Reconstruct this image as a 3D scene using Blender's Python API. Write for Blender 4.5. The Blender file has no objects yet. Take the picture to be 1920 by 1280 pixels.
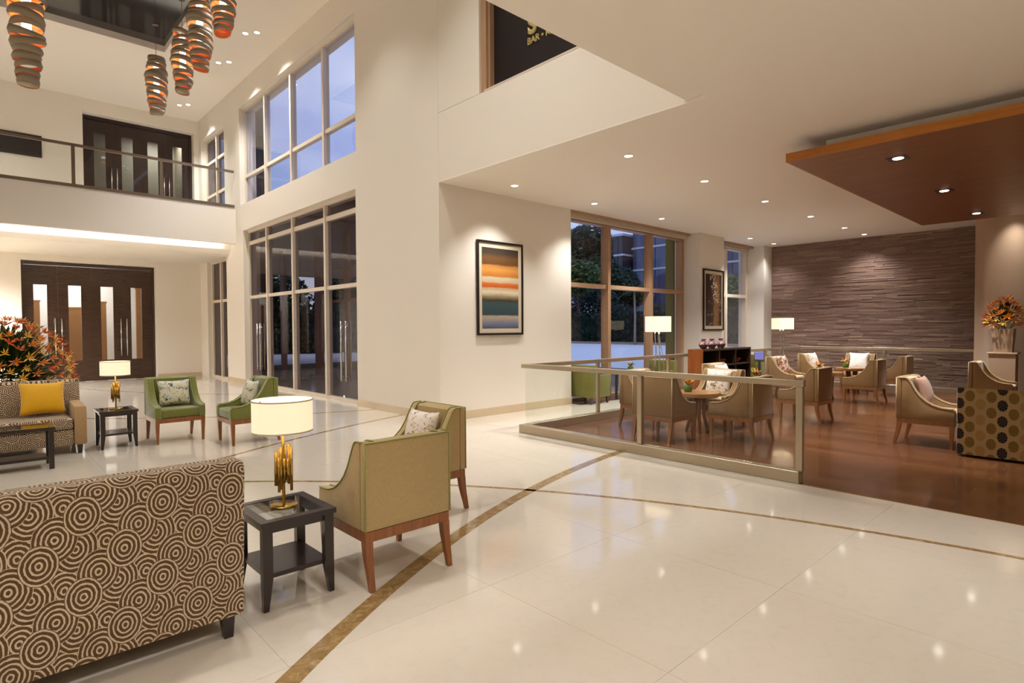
import bpy, bmesh, math, random
from mathutils import Vector, Matrix
random.seed(7)
R = math.radians
PI = math.pi
SC = bpy.context.scene
COL = SC.collection

# ------------------------------------------------------------------ camera
def make_camera():
    yaw, pitch, roll = 0.82112905, 0.0233320, 0.0057900
    cy, sy, cp, sp = math.cos(yaw), math.sin(yaw), math.cos(pitch), math.sin(pitch)
    f = Vector((cy*cp, sy*cp, -sp)); r = Vector((sy, -cy, 0)); d = f.cross(r)
    cr, sr = math.cos(roll), math.sin(roll)
    r2 = cr*r + sr*d; d2 = -sr*r + cr*d
    cam = bpy.data.cameras.new('camera'); o = bpy.data.objects.new('camera', cam); COL.objects.link(o)
    m = Matrix((r2, -d2, -f)).transposed().to_4x4(); m.translation = (0, 0, 1.5)
    o.matrix_world = m
    cam.sensor_fit = 'HORIZONTAL'; cam.sensor_width = 36; cam.lens = 36*1086.55/1920
    cam.clip_start = .05; cam.clip_end = 400
    SC.camera = o
make_camera()

# ------------------------------------------------------------------ world, exposure
SC.view_settings.view_transform = 'Standard'
SC.view_settings.look = 'None'
SC.view_settings.gamma = 1
SC.view_settings.use_curve_mapping = False
SC.view_settings.exposure = 1.3
SC.cycles.use_denoising = True
SC.cycles.use_adaptive_sampling = True
SC.cycles.adaptive_threshold = 0.02
SC.cycles.max_bounces = 8
SC.cycles.diffuse_bounces = 5
SC.cycles.glossy_bounces = 4
SC.cycles.transmission_bounces = 6
SC.cycles.transparent_max_bounces = 24
SC.cycles.sample_clamp_indirect = 4.0
SC.cycles.caustics_reflective = False
SC.cycles.caustics_refractive = False

def s2l(c):
    c = c/255.0
    return c/12.92 if c <= .04045 else ((c+.055)/1.055)**2.4
def rgb(r, g, b, a=1.0):
    return (s2l(r), s2l(g), s2l(b), a)

def make_world():
    w = bpy.data.worlds.new('dusk_sky'); SC.world = w; w.use_nodes = True
    nt = w.node_tree; nt.nodes.clear(); N = nt.nodes.new; L = nt.links.new
    out = N('ShaderNodeOutputWorld'); bg = N('ShaderNodeBackground')
    tc = N('ShaderNodeTexCoord'); no = N('ShaderNodeTexNoise'); ra = N('ShaderNodeValToRGB')
    mp = N('ShaderNodeMapping'); mp.inputs['Scale'].default_value = (1, 1, 2.6)
    L(tc.outputs['Generated'], mp.inputs['Vector']); L(mp.outputs['Vector'], no.inputs['Vector'])
    no.inputs['Scale'].default_value = 3.2; no.inputs['Detail'].default_value = 6
    ra.color_ramp.elements[0].position = .46; ra.color_ramp.elements[0].color = rgb(138, 157, 206)
    ra.color_ramp.elements[1].position = .74; ra.color_ramp.elements[1].color = rgb(186, 198, 226)
    L(no.outputs['Fac'], ra.inputs['Fac']); L(ra.outputs['Color'], bg.inputs['Color'])
    bg.inputs['Strength'].default_value = .60
    L(bg.outputs['Background'], out.inputs['Surface'])
make_world()
WARM = (1.0, .982, .95)
WARM2 = (1.0, .965, .91)

# ------------------------------------------------------------------ materials
class NT:
    def __init__(s, m):
        m.use_nodes = True; s.t = m.node_tree; s.t.nodes.clear()
        s.out = s.n('ShaderNodeOutputMaterial')
    def n(s, typ, **kw):
        x = s.t.nodes.new(typ)
        for k, v in kw.items(): setattr(x, k, v)
        return x
    def l(s, a, b): s.t.links.new(a, b)
    def val(s, x, inp):
        if isinstance(x, (int, float)): inp.default_value = x
        else: s.l(x, inp)
    def math(s, op, a, b=0.0, c=None):
        x = s.n('ShaderNodeMath', operation=op); s.val(a, x.inputs[0]); s.val(b, x.inputs[1])
        if c is not None: s.val(c, x.inputs[2])
        return x.outputs[0]
    def mix(s, fac, a, b):
        x = s.n('ShaderNodeMix', data_type='RGBA')
        s.val(fac, x.inputs[0])
        for v, i in ((a, 6), (b, 7)):
            if isinstance(v, tuple): x.inputs[i].default_value = v
            else: s.l(v, x.inputs[i])
        return x.outputs[2]
    def ramp(s, fac, stops, interp='LINEAR'):
        x = s.n('ShaderNodeValToRGB'); cr = x.color_ramp; cr.interpolation = interp
        while len(cr.elements) < len(stops): cr.elements.new(.5)
        for e, (p, c) in zip(cr.elements, stops): e.position = p; e.color = c
        s.l(fac, x.inputs[0]); return x.outputs[0]
    def obj(s):
        return s.n('ShaderNodeTexCoord').outputs['Object']
    def noise(s, vec, scale, detail=3, rough=.55, mapscale=None, dist=0.0):
        if mapscale:
            mp = s.n('ShaderNodeMapping'); mp.inputs['Scale'].default_value = mapscale
            s.l(vec, mp.inputs[0]); vec = mp.outputs[0]
        x = s.n('ShaderNodeTexNoise'); s.l(vec, x.inputs['Vector'])
        x.inputs['Scale'].default_value = scale; x.inputs['Detail'].default_value = detail
        x.inputs['Roughness'].default_value = rough; x.inputs['Distortion'].default_value = dist
        return x.outputs[0]
    def bsdf(s, color, rough=.5, metal=0.0, spec=.5, bump=None, bstr=.2, bdist=.01, sheen=0, coat=0, emit=None, estr=0, sub=0):
        p = s.n('ShaderNodeBsdfPrincipled')
        if isinstance(color, tuple): p.inputs['Base Color'].default_value = color
        else: s.l(color, p.inputs['Base Color'])
        s.val(rough, p.inputs['Roughness']); p.inputs['Metallic'].default_value = metal
        p.inputs['Specular IOR Level'].default_value = spec
        if sheen: p.inputs['Sheen Weight'].default_value = sheen
        if coat: p.inputs['Coat Weight'].default_value = coat; p.inputs['Coat Roughness'].default_value = .08
        if emit is not None:
            if isinstance(emit, tuple): p.inputs['Emission Color'].default_value = emit
            else: s.l(emit, p.inputs['Emission Color'])
            p.inputs['Emission Strength'].default_value = estr
        if bump is not None:
            b = s.n('ShaderNodeBump'); b.inputs['Strength'].default_value = bstr; b.inputs['Distance'].default_value = bdist
            s.l(bump, b.inputs['Height']); s.l(b.outputs[0], p.inputs['Normal'])
        s.l(p.outputs[0], s.out.inputs['Surface'])
        return p
M = {}
def newmat(name):
    m = bpy.data.materials.new(name); M[name] = m; return NT(m)
def plain(name, c, rough=.5, metal=0.0, spec=.5, var=.06, vscale=6.0, **k):
    """plain paint or metal with a little procedural unevenness"""
    t = newmat(name); c2 = tuple(x*(1-var) for x in c[:3]) + (1,)
    col = t.mix(t.noise(t.obj(), vscale, 2), c, c2)
    t.bsdf(col, rough, metal, spec, **k)

plain('wall_paint', rgb(229, 221, 209), .55, var=.015, vscale=1.2, spec=.3)
plain('ceiling_paint', rgb(238, 230, 218), .7, var=.01, vscale=1.0, spec=.2)
plain('white_frame', rgb(222, 208, 190), .4)
plain('brown_frame', rgb(176, 140, 108), .4)
plain('porch_frame', rgb(150, 112, 88), .45)
plain('steel', rgb(186, 172, 148), .32, metal=.75, var=.05)
plain('dark_steel', rgb(128, 112, 94), .35, metal=.7)
plain('chrome', rgb(210, 206, 200), .18, metal=1.0)
plain('brass', rgb(196, 162, 84), .25, metal=1.0, var=.1)
plain('wenge_black', rgb(38, 26, 24), .3, var=.2, coat=.3)
plain('black_frame', rgb(30, 20, 16), .35)
plain('mat_board', rgb(214, 200, 176), .7, spec=.1)
plain('baseboard_stone', rgb(206, 186, 156), .25, var=.06)
plain('white_ceramic', rgb(225, 220, 214), .3)
plain('planter_beige', rgb(178, 150, 122), .5)
plain('leaf_green', rgb(52, 84, 36), .45, var=.35, vscale=9)
plain('moss_green', rgb(96, 128, 34), .7, var=.4, vscale=60)
plain('stem_green', rgb(62, 96, 44), .5)
plain('bloom_orange', rgb(244, 146, 40), .45, var=.35, vscale=25)
plain('bloom_yellow', rgb(250, 196, 70), .45, var=.3, vscale=25)
plain('bloom_red', rgb(228, 104, 30), .5, var=.3, vscale=25)
plain('red_glaze', rgb(150, 42, 26), .25, var=.3)
plain('bark', rgb(92, 76, 62), .9, var=.3)
plain('asphalt', rgb(240, 242, 244), .7, var=.06, vscale=.6)
plain('kerb_stone', rgb(176, 150, 128), .8, var=.3, vscale=.9)
plain('brick_red', rgb(112, 66, 48), .8, var=.2)
plain('facade_white', rgb(206, 208, 214), .7)
plain('facade_glass', rgb(66, 84, 116), .12, spec=.8, var=.3, vscale=.25)
plain('facade_dark', rgb(44, 48, 60), .3)
plain('fin_dark', rgb(66, 60, 58), .6)
plain('porch_brown', rgb(104, 78, 66), .6)
plain('grey_box', rgb(120, 104, 84), .6)
plain('dark_panel', rgb(40, 32, 32), .35)
plain('sign_black', rgb(26, 18, 18), .4)
plain('sign_gold', rgb(196, 176, 112), .4, metal=.3)
plain('joint', rgb(190, 170, 142), .5)
plain('screen_bezel', rgb(24, 24, 28), .3)
plain('table_wood', rgb(164, 116, 66), .3, var=.25, vscale=14)
plain('wall_lining', rgb(150, 104, 60), .5, var=.15)
plain('leather_strap', rgb(150, 130, 104), .6)

def emis(name, c, strength):
    t = newmat(name); e = t.n('ShaderNodeEmission')
    e.inputs[0].default_value = c; e.inputs[1].default_value = strength
    t.l(e.outputs[0], t.out.inputs['Surface'])
emis('lamp_lens', (1, .92, .82, 1), 5.0)
emis('lamp_lens_dim', (1, .92, .82, 1), 1.0)
emis('screen_blue', rgb(120, 120, 190), .5)
emis('led_strip', (1, .86, .66, 1), 1.2)

def shade_mat(name, c, strength):
    t = newmat(name)
    b = t.noise(t.obj(), 180, 2, mapscale=(1, 1, .2))
    col = t.mix(b, c, tuple(x*.96 for x in c[:3])+(1,))
    t.bsdf(col, .8, spec=.1, emit=col, estr=strength)
shade_mat('lamp_shade', rgb(240, 216, 184), .36)
shade_mat('lamp_shade_far', rgb(244, 224, 190), .40)

def glass(name, tint, ior=1.45, refl=1.0, grough=0.0):
    t = newmat(name)
    tr = t.n('ShaderNodeBsdfTransparent'); tr.inputs[0].default_value = tint
    gl = t.n('ShaderNodeBsdfGlossy'); gl.inputs['Roughness'].default_value = grough
    gl.inputs[0].default_value = (refl, refl, refl, 1)
    g = t.n('ShaderNodeNewGeometry'); dp = t.n('ShaderNodeVectorMath', operation='DOT_PRODUCT')
    t.l(g.outputs['Incoming'], dp.inputs[0]); t.l(g.outputs['Normal'], dp.inputs[1])
    f0 = ((ior-1)/(ior+1))**2
    k = t.math('POWER', t.math('SUBTRACT', 1.0, t.math('ABSOLUTE', dp.outputs['Value'])), 5.0)
    fac = t.math('ADD', t.math('MULTIPLY', k, 1-f0), f0)
    mx = t.n('ShaderNodeMixShader'); t.l(fac, mx.inputs[0]); t.l(tr.outputs[0], mx.inputs[1]); t.l(gl.outputs[0], mx.inputs[2])
    t.l(mx.outputs[0], t.out.inputs['Surface'])
glass('clear_glass', (.95, .97, .95, 1), 1.3)
glass('rail_glass', (.97, .98, .97, 1), 1.3)
glass('window_glass', (.97, .97, .98, 1), 1.35)
glass('tinted_glass', (.80, .74, .70, 1), 1.4, .4)
glass('sky_glass', (.92, .92, .95, 1), 1.4)
glass('table_glass', (.72, .76, .76, 1), 1.6)

def mat_marble():
    t = newmat('cream_marble'); ob = t.obj()
    g = t.n('ShaderNodeNewGeometry')
    n1 = t.noise(g.outputs['Position'], 1.1, 5, .6)
    n2 = t.noise(g.outputs['Position'], 14, 6, .7, dist=.6)
    col = t.mix(n1, rgb(214, 205, 192), rgb(207, 196, 180))
    f = t.math('MULTIPLY', t.math('SUBTRACT', n2, .5), .9); f = t.math('MAXIMUM', f, 0)
    col = t.mix(f, col, rgb(188, 168, 138))
    t.bsdf(col, .07, spec=.5)
    t = newmat('inlay_marble'); g = t.n('ShaderNodeNewGeometry')
    n2 = t.noise(g.outputs['Position'], 18, 6, .7, dist=.8)
    t.bsdf(t.ramp(n2, [(.3, rgb(120, 92, 58)), (.55, rgb(158, 128, 84)), (.8, rgb(202, 178, 136))]), .1)
mat_marble()

def mat_wood(name, c1, c2, c3, rough, axis='y', scale=1.0, island=False, coat=0.0):
    t = newmat(name); g = t.n('ShaderNodeNewGeometry'); ob = t.obj()
    ms = {'x': (1, 14, 14), 'y': (14, 1, 14), 'z': (14, 14, 1)}[axis]
    n = t.noise(ob, 2.0*scale, 5, .6, mapscale=ms, dist=.4)
    col = t.ramp(n, [(.25, c1), (.5, c2), (.78, c3)])
    if island:
        oi = t.n('ShaderNodeObjectInfo')
        col = t.mix(t.math('MULTIPLY', oi.outputs['Random'], .75), col, c1)
    t.bsdf(col, rough, coat=coat)
mat_wood('plank_wood', rgb(78, 46, 28), rgb(110, 70, 42), rgb(134, 88, 54), .22, 'y', 1.0, True, .25)
mat_wood('soffit_wood', rgb(104, 62, 34), rgb(128, 78, 44), rgb(146, 92, 54), .4, 'y', .5)
mat_wood('soffit_edge', rgb(150, 88, 28), rgb(170, 104, 36), rgb(186, 118, 44), .4, 'y', .5)
mat_wood('leg_wood', rgb(118, 68, 34), rgb(142, 86, 46), rgb(158, 100, 56), .3, 'z', 2)
mat_wood('lounge_leg', rgb(120, 78, 42), rgb(146, 98, 56), rgb(160, 110, 66), .35, 'z', 2)
mat_wood('bookcase_wood', rgb(120, 60, 20), rgb(148, 80, 30), rgb(166, 94, 40), .35, 'z', 1)
mat_wood('bookcase_dark', rgb(38, 26, 16), rgb(52, 36, 22), rgb(62, 44, 28), .4, 'x', 1)
mat_wood('door_wenge', rgb(44, 26, 16), rgb(58, 36, 22), rgb(74, 48, 30), .22, 'x', 1.4, coat=.3)
mat_wood('door_upper', rgb(30, 14, 8), rgb(40, 20, 13), rgb(50, 28, 18), .3, 'z', 1.4)

def mat_stone():
    t = newmat('ledge_stone'); g = t.n('ShaderNodeNewGeometry')
    n = t.noise(t.obj(), 3.0, 5, .7, mapscale=(1, 3, 30))
    col = t.ramp(g.outputs['Random Per Island'], [(0, rgb(128, 104, 94)), (.4, rgb(140, 114, 102)), (.7, rgb(150, 124, 110)), (.95, rgb(160, 134, 118)), (1, rgb(186, 164, 146))])
    col = t.mix(t.math('MULTIPLY', n, .35), col, rgb(120, 96, 88))
    t.bsdf(col, .85, spec=.2, bump=n, bstr=.35, bdist=.01)
    t = newmat('stone_backing'); t.bsdf(t.mix(t.noise(t.obj(), 5), rgb(120, 96, 86), rgb(136, 110, 98)), .9)
mat_stone()

def mat_fabric(name, c1, c2, scale=220, rough=.85, ms=(1, 1, .25), sheen=.2):
    t = newmat(name); ob = t.obj()
    n = t.noise(ob, scale, 2, .6, mapscale=ms)
    n2 = t.noise(ob, scale*.12, 3, .6)
    col = t.mix(t.math('ADD', t.math('MULTIPLY', n, .8), t.math('MULTIPLY', n2, .2)), c1, c2)
    t.bsdf(col, rough, spec=.2, bump=n, bstr=.25, bdist=.002, sheen=sheen)
mat_fabric('beige_weave', rgb(158, 132, 86), rgb(196, 174, 128), 160)
mat_fabric('taupe_weave', rgb(128, 98, 62), rgb(156, 124, 84), 180)
mat_fabric('taupe_light', rgb(186, 160, 124), rgb(206, 182, 146), 180)
mat_fabric('green_velvet', rgb(92, 96, 36), rgb(132, 134, 64), 40, .7, (1, 1, 1), .6)
mat_fabric('green_piping', rgb(128, 132, 66), rgb(158, 158, 92), 120)
mat_fabric('olive_cloth', rgb(96, 96, 38), rgb(122, 118, 54), 90)
mat_fabric('yellow_silk', rgb(214, 156, 16), rgb(236, 184, 34), 60, .45, (1, 1, 1), .3)
mat_fabric('tan_cloth', rgb(160, 128, 88), rgb(184, 152, 110), 140)
mat_fabric('rose_silk', rgb(176, 136, 118), rgb(200, 160, 140), 60, .45)

def rings_material():
    """overlapping concentric-circle print: four stacked layers of discs on one lattice"""
    t = newmat('circle_print'); ob = t.obj()
    sx = t.n('ShaderNodeSeparateXYZ'); t.l(ob, sx.inputs[0])
    wob = t.noise(ob, 60, 2); wob = t.math('MULTIPLY', t.math('SUBTRACT', wob, .5), .008)
    u = sx.outputs[0]; v = t.math('ADD', sx.outputs[2], sx.outputs[1])
    A, B, P = .286, .32, .0196
    brown, cream = rgb(92, 68, 44), rgb(214, 196, 170)
    def latt(ox, oz):
        ds = []
        for hx, hz in ((0, 0), (A/2, B/2)):
            du = t.math('SUBTRACT', t.math('FRACT', t.math('DIVIDE', t.math('ADD', u, 20*A+A/2-ox-hx), A)), .5)
            dv = t.math('SUBTRACT', t.math('FRACT', t.math('DIVIDE', t.math('ADD', v, 20*B+B/2-oz-hz), B)), .5)
            du = t.math('MULTIPLY', du, A*1.2); dv = t.math('MULTIPLY', dv, B)
            ds.append(t.math('SQRT', t.math('ADD', t.math('MULTIPLY', du, du), t.math('MULTIPLY', dv, dv))))
        return t.math('MINIMUM', ds[0], ds[1])
    col = None
    layers = [(.072, .104, .16, 0), (-.064, .043, .112, 0), (.117, .035, .092, 0), (-.092, -.073, .090, 0), (0, 0, .0785, 0)]
    col = cream
    for ox, oz, rad, ph in layers:
        d = latt(ox+.03, oz+.06)
        dw = t.math('ADD', d, wob)
        fr = t.math('FRACT', t.math('ADD', t.math('DIVIDE', dw, P), .16))
        dark = t.math('LESS_THAN', fr, .62)
        c = t.mix(dark, cream, brown)
        inside = t.math('LESS_THAN', dw, rad)
        col = t.mix(inside, col, c)
    n = t.noise(ob, 300, 2)
    col = t.mix(t.math('MULTIPLY', n, .18), col, rgb(140, 112, 80))
    t.bsdf(col, .85, spec=.15, bump=n, bstr=.15, bdist=.002, sheen=.1)
rings_material()

def medallion_material():
    t = newmat('medallion_print'); ob = t.obj()
    sx = t.n('ShaderNodeSeparateXYZ'); t.l(ob, sx.inputs[0])
    u = t.math('ADD', sx.outputs[1], 0.0); v = t.math('ADD', sx.outputs[2], sx.outputs[0])
    A, B = .19, .175
    base = rgb(150, 122, 82); gold, black, pale = rgb(104, 78, 28), rgb(24, 18, 20), rgb(138, 106, 58)
    col = base
    for hx, hz, c1, c2, per in ((0, 0, gold, gold, 1), (A/2, B/2, black, pale, 2)):
        uu = t.math('DIVIDE', t.math('ADD', u, 20*A+A/2-hx), A); vv = t.math('DIVIDE', t.math('ADD', v, 20*B+B/2-hz), B)
        du = t.math('MULTIPLY', t.math('SUBTRACT', t.math('FRACT', uu), .5), A)
        dv = t.math('MULTIPLY', t.math('SUBTRACT', t.math('FRACT', vv), .5), B*.72)
        d = t.math('SQRT', t.math('ADD', t.math('MULTIPLY', du, du), t.math('MULTIPLY', dv, dv)))
        ins = t.math('LESS_THAN', d, .044)
        par = t.math('LESS_THAN', t.math('FRACT', t.math('MULTIPLY', t.math('FLOOR', uu), .5)), .25)
        c = t.mix(par, c2, c1)
        ang = t.math('ARCTAN2', dv, du)
        pet = t.math('MULTIPLY', t.math('GREATER_THAN', t.math('SINE', t.math('MULTIPLY', ang, 8)), .55), t.math('GREATER_THAN', t.math('SINE', t.math('MULTIPLY', d, 420)), .1))
        c = t.mix(t.math('MULTIPLY', pet, .5), c, base)
        col = t.mix(ins, col, c)
    t.bsdf(col, .85, spec=.15, sheen=.2)
medallion_material()

def floral(name, base, cols, scale=9.0, thr=.56):
    t = newmat(name); ob = t.obj(); col = base
    for i, c in enumerate(cols):
        mp = t.n('ShaderNodeMapping'); mp.inputs['Location'].default_value = (i*3.7, i*1.9, i*5.1); t.l(ob, mp.inputs[0])
        n = t.noise(mp.outputs[0], scale*(1+.35*i), 4, .62, dist=.9)
        f = t.ramp(n, [(thr, (0, 0, 0, 1)), (thr+.05, (1, 1, 1, 1))])
        col = t.mix(f, col, c)
    t.bsdf(col, .75, spec=.2, sheen=.1)
floral('floral_blue', rgb(214, 208, 184), [rgb(176, 176, 120), rgb(84, 136, 158), rgb(64, 66, 92), rgb(150, 168, 170)], 10, .585)
floral('floral_brown', rgb(236, 226, 214), [rgb(188, 150, 116), rgb(110, 74, 52), rgb(160, 120, 96)], 13, .60)
floral('floral_red', rgb(226, 200, 178), [rgb(120, 66, 50), rgb(96, 60, 50), rgb(170, 110, 84)], 11, .53)
floral('floral_white', rgb(244, 240, 238), [rgb(200, 196, 204), rgb(140, 120, 120)], 12, .63)
floral('vase_glaze', rgb(112, 72, 84), [rgb(196, 170, 160), rgb(82, 48, 66)], 14, .52)

def mat_painting():
    t = newmat('striped_canvas'); g = t.n('ShaderNodeTexCoord')
    sx = t.n('ShaderNodeSeparateXYZ'); t.l(g.outputs['Generated'], sx.inputs[0])
    n = t.noise(g.outputs['Generated'], 3.0, 5, .65, mapscale=(1, 1, 7), dist=.5)
    z = t.math('ADD', sx.outputs[2], t.math('MULTIPLY', t.math('SUBTRACT', n, .5), .05))
    st = [(0, rgb(74, 84, 118)), (.06, rgb(118, 120, 140)), (.15, rgb(176, 160, 140)), (.17, rgb(56, 74, 82)), (.31, rgb(62, 82, 84)), (.35, rgb(66, 62, 46)), (.40, rgb(150, 134, 104)), (.45, rgb(222, 206, 178)), (.50, rgb(196, 168, 128)), (.52, rgb(196, 92, 38)), (.56, rgb(208, 112, 48)), (.58, rgb(198, 180, 150)), (.63, rgb(212, 196, 160)), (.65, rgb(196, 118, 52)), (.73, rgb(212, 150, 74)), (.78, rgb(188, 128, 66)), (.80, rgb(104, 70, 40)), (.88, rgb(112, 78, 44)), (.93, rgb(70, 58, 48)), (1, rgb(62, 52, 46))]
    t.bsdf(t.ramp(z, st), .6, spec=.2)
    t = newmat('blossom_canvas'); g = t.n('ShaderNodeTexCoord')
    sx = t.n('ShaderNodeSeparateXYZ'); t.l(g.outputs['Generated'], sx.inputs[0])
    n = t.noise(g.outputs['Generated'], 4, 5, .6, mapscale=(1, 1, 2))
    xx = t.math('ADD', sx.outputs[0], t.math('MULTIPLY', t.math('SUBTRACT', n, .5), .25))
    col = t.ramp(xx, [(0, rgb(58, 44, 38)), (.45, rgb(72, 56, 46)), (.55, rgb(142, 106, 66)), (.8, rgb(128, 92, 54)), (.9, rgb(62, 44, 32)), (1, rgb(50, 36, 28))])
    n2 = t.noise(g.outputs['Generated'], 9, 4, .6, mapscale=(1, 1, 2.6), dist=.6)
    dx = t.math('ABSOLUTE', t.math('SUBTRACT', t.math('ADD', sx.outputs[0], t.math('MULTIPLY', sx.outputs[2], .5)), .92))
    near = t.math('LESS_THAN', dx, .2)
    up = t.math('GREATER_THAN', sx.outputs[2], .45)
    f = t.math('MULTIPLY', t.math('MULTIPLY', near, up), t.math('GREATER_THAN', n2, .54))
    col = t.mix(f, col, rgb(222, 206, 190))
    n3 = t.noise(g.outputs['Generated'], 6, 4, .6, mapscale=(1, 1, 2)); 
    low = t.math('MULTIPLY', t.math('LESS_THAN', sx.outputs[2], .55), t.math('GREATER_THAN', n3, .58))
    col = t.mix(t.math('MULTIPLY', low, .8), col, rgb(128, 112, 110))
    t.bsdf(col, .6, spec=.2)
mat_painting()

def mat_mirror():
    t = newmat('dark_mirror'); ob = t.obj()
    n = t.noise(ob, .9, 2, .5, mapscale=(1, .12, 1))
    t.bsdf(t.ramp(n, [(.4, rgb(30, 24, 22)), (.6, rgb(52, 48, 46))]), .08, spec=.9)
    t = newmat('ribbon_outer'); t.bsdf(t.mix(t.noise(t.obj(), 4), rgb(132, 118, 96), rgb(158, 142, 118)), .55)
    t = newmat('ribbon_inner'); t.bsdf(t.mix(t.noise(t.obj(), 5), rgb(226, 120, 50), rgb(238, 150, 80)), .45)
mat_mirror()
def mat_leaf(name, c1, c2, c3):
    t = newmat(name); g = t.n('ShaderNodeNewGeometry')
    t.bsdf(t.ramp(g.outputs['Random Per Island'], [(0, c1), (.6, c2), (1, c3)]), .6, spec=.3)
mat_leaf('foliage_dark', rgb(20, 36, 26), rgb(36, 58, 38), rgb(58, 84, 48))
mat_leaf('foliage_mid', rgb(44, 64, 26), rgb(78, 100, 40), rgb(130, 140, 66))
mat_leaf('hedge_leaf', rgb(18, 34, 26), rgb(32, 54, 40), rgb(48, 72, 54))
mat_leaf('palm_leaf', rgb(60, 84, 40), rgb(92, 118, 60), rgb(128, 144, 84))
mat_leaf('bush_leaf', rgb(30, 44, 16), rgb(48, 66, 24), rgb(78, 88, 34))

# ------------------------------------------------------------------ mesh helpers
def link(name, me, mats=None, parent=None, loc=None, rot=None):
    o = bpy.data.objects.new(name, me); COL.objects.link(o)
    if mats is not None and me is not None:
        for m in (mats if isinstance(mats, (list, tuple)) else [mats]): me.materials.append(M[m])
    if loc is not None: o.location = loc
    if rot is not None: o.rotation_euler = rot
    if parent is not None: o.parent = parent
    return o
class MB:
    def __init__(s): s.bm = bmesh.new()
    def box(s, x0, x1, y0, y1, z0, z1, bev=0.0, seg=2, mi=0):
        v = [s.bm.verts.new(p) for p in ((x0,y0,z0),(x1,y0,z0),(x1,y1,z0),(x0,y1,z0),(x0,y0,z1),(x1,y0,z1),(x1,y1,z1),(x0,y1,z1))]
        fs = [s.bm.faces.new([v[i] for i in q]) for q in ((3,2,1,0),(4,5,6,7),(0,1,5,4),(1,2,6,5),(2,3,7,6),(3,0,4,7))]
        for f in fs: f.material_index = mi
        if bev > 0:
            es = list({e for f in fs for e in f.edges})
            bmesh.ops.bevel(s.bm, geom=es, offset=bev, segments=seg, profile=.5, affect='EDGES')
        return s
    def hexa(s, lo, hi, mi=0):
        """lo, hi: four corner points each (bottom and top ring)"""
        v = [s.bm.verts.new(p) for p in list(lo)+list(hi)]; n = len(lo)
        fs = [s.bm.faces.new(v[:n][::-1]), s.bm.faces.new(v[n:])]
        for i in range(n): fs.append(s.bm.faces.new((v[i], v[(i+1) % n], v[n+(i+1) % n], v[n+i])))
        for f in fs: f.material_index = mi
        return s
    def prism(s, prof, axis, a0, a1, mi=0, bev=0.0):
        """2-D profile extruded along an axis: axis 'x' -> (y,z), 'y' -> (x,z), 'z' -> (x,y)"""
        def p(q, a): return {'x': (a, q[0], q[1]), 'y': (q[0], a, q[1]), 'z': (q[0], q[1], a)}[axis]
        v0 = [s.bm.verts.new(p(q, a0)) for q in prof]; v1 = [s.bm.verts.new(p(q, a1)) for q in prof]; n = len(prof)
        fs = [s.bm.faces.new(v0), s.bm.faces.new(v1[::-1])]
        side = []
        for i in range(n): side.append(s.bm.faces.new((v0[i], v1[i], v1[(i+1) % n], v0[(i+1) % n])))
        for f in fs+side: f.material_index = mi
        bmesh.ops.recalc_face_normals(s.bm, faces=fs+side)
        if bev > 0:
            es = list({e for f in fs for e in f.edges})
            bmesh.ops.bevel(s.bm, geom=es, offset=bev, segments=2, profile=.5, affect='EDGES')
        return s
    def tube(s, pts, r, n=8, mi=0, caps=True, closed=False):
        pts = [Vector(p) for p in pts]; rings = []; m = len(pts)
        rr = r if isinstance(r, (list, tuple)) else [r]*m
        up = Vector((0, 0, 1)); prev = None
        for i, p in enumerate(pts):
            a = pts[(i-1) % m] if (i > 0 or closed) else p; b = pts[(i+1) % m] if (i < m-1 or closed) else p
            d = (b-a).normalized()
            if prev is None:
                x = d.cross(up) if abs(d.z) < .95 else d.cross(Vector((1, 0, 0)))
            else: x = prev - d*prev.dot(d)
            x.normalize(); prev = x; y = d.cross(x)
            rings.append([s.bm.verts.new(p + (x*math.cos(2*PI*k/n)+y*math.sin(2*PI*k/n))*rr[i]) for k in range(n)])
        cnt = m if closed else m-1
        for i in range(cnt):
            A, Bq = rings[i], rings[(i+1) % m]
            for k in range(n):
                f = s.bm.faces.new((A[k], A[(k+1) % n], Bq[(k+1) % n], Bq[k])); f.material_index = mi; f.smooth = True
        if caps and not closed:
            f = s.bm.faces.new(rings[0][::-1]); f.material_index = mi
            f = s.bm.faces.new(rings[-1]); f.material_index = mi
        return s
    def lathe(s, prof, n=32, c=(0, 0), mi=0, smooth=True):
        rings = []
        for r, z in prof:
            rings.append([s.bm.verts.new((c[0]+r*math.cos(2*PI*k/n), c[1]+r*math.sin(2*PI*k/n), z)) for k in range(n)] if r > 1e-6 else [s.bm.verts.new((c[0], c[1], z))])
        for A, Bq in zip(rings, rings[1:]):
            for k in range(n):
                if len(A) == 1 and len(Bq) == 1: continue
                if len(A) == 1: f = s.bm.faces.new((A[0], Bq[(k+1) % n], Bq[k]))
                elif len(Bq) == 1: f = s.bm.faces.new((A[k], A[(k+1) % n], Bq[0]))
                else: f = s.bm.faces.new((A[k], A[(k+1) % n], Bq[(k+1) % n], Bq[k]))
                f.material_index = mi; f.smooth = smooth
        return s
    def quad(s, pts, mi=0):
        f = s.bm.faces.new([s.bm.verts.new(p) for p in pts]); f.material_index = mi; return s
    def mesh(s, name):
        me = bpy.data.meshes.new(name); bmesh.ops.recalc_face_normals(s.bm, faces=s.bm.faces[:])
        s.bm.to_mesh(me); s.bm.free(); return me
    def build(s, name, mats, parent=None, loc=None, rot=None, smooth=False):
        me = s.mesh(name)
        if smooth:
            for p in me.polygons: p.use_smooth = True
            me.set_sharp_from_angle(angle=R(40))
        return link(name, me, mats, parent, loc, rot)
def empty(name, loc=(0, 0, 0), rz=0):
    o = bpy.data.objects.new(name, None); COL.objects.link(o); o.location = loc; o.rotation_euler = (0, 0, rz)
    o.empty_display_size = .1
    return o
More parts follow.
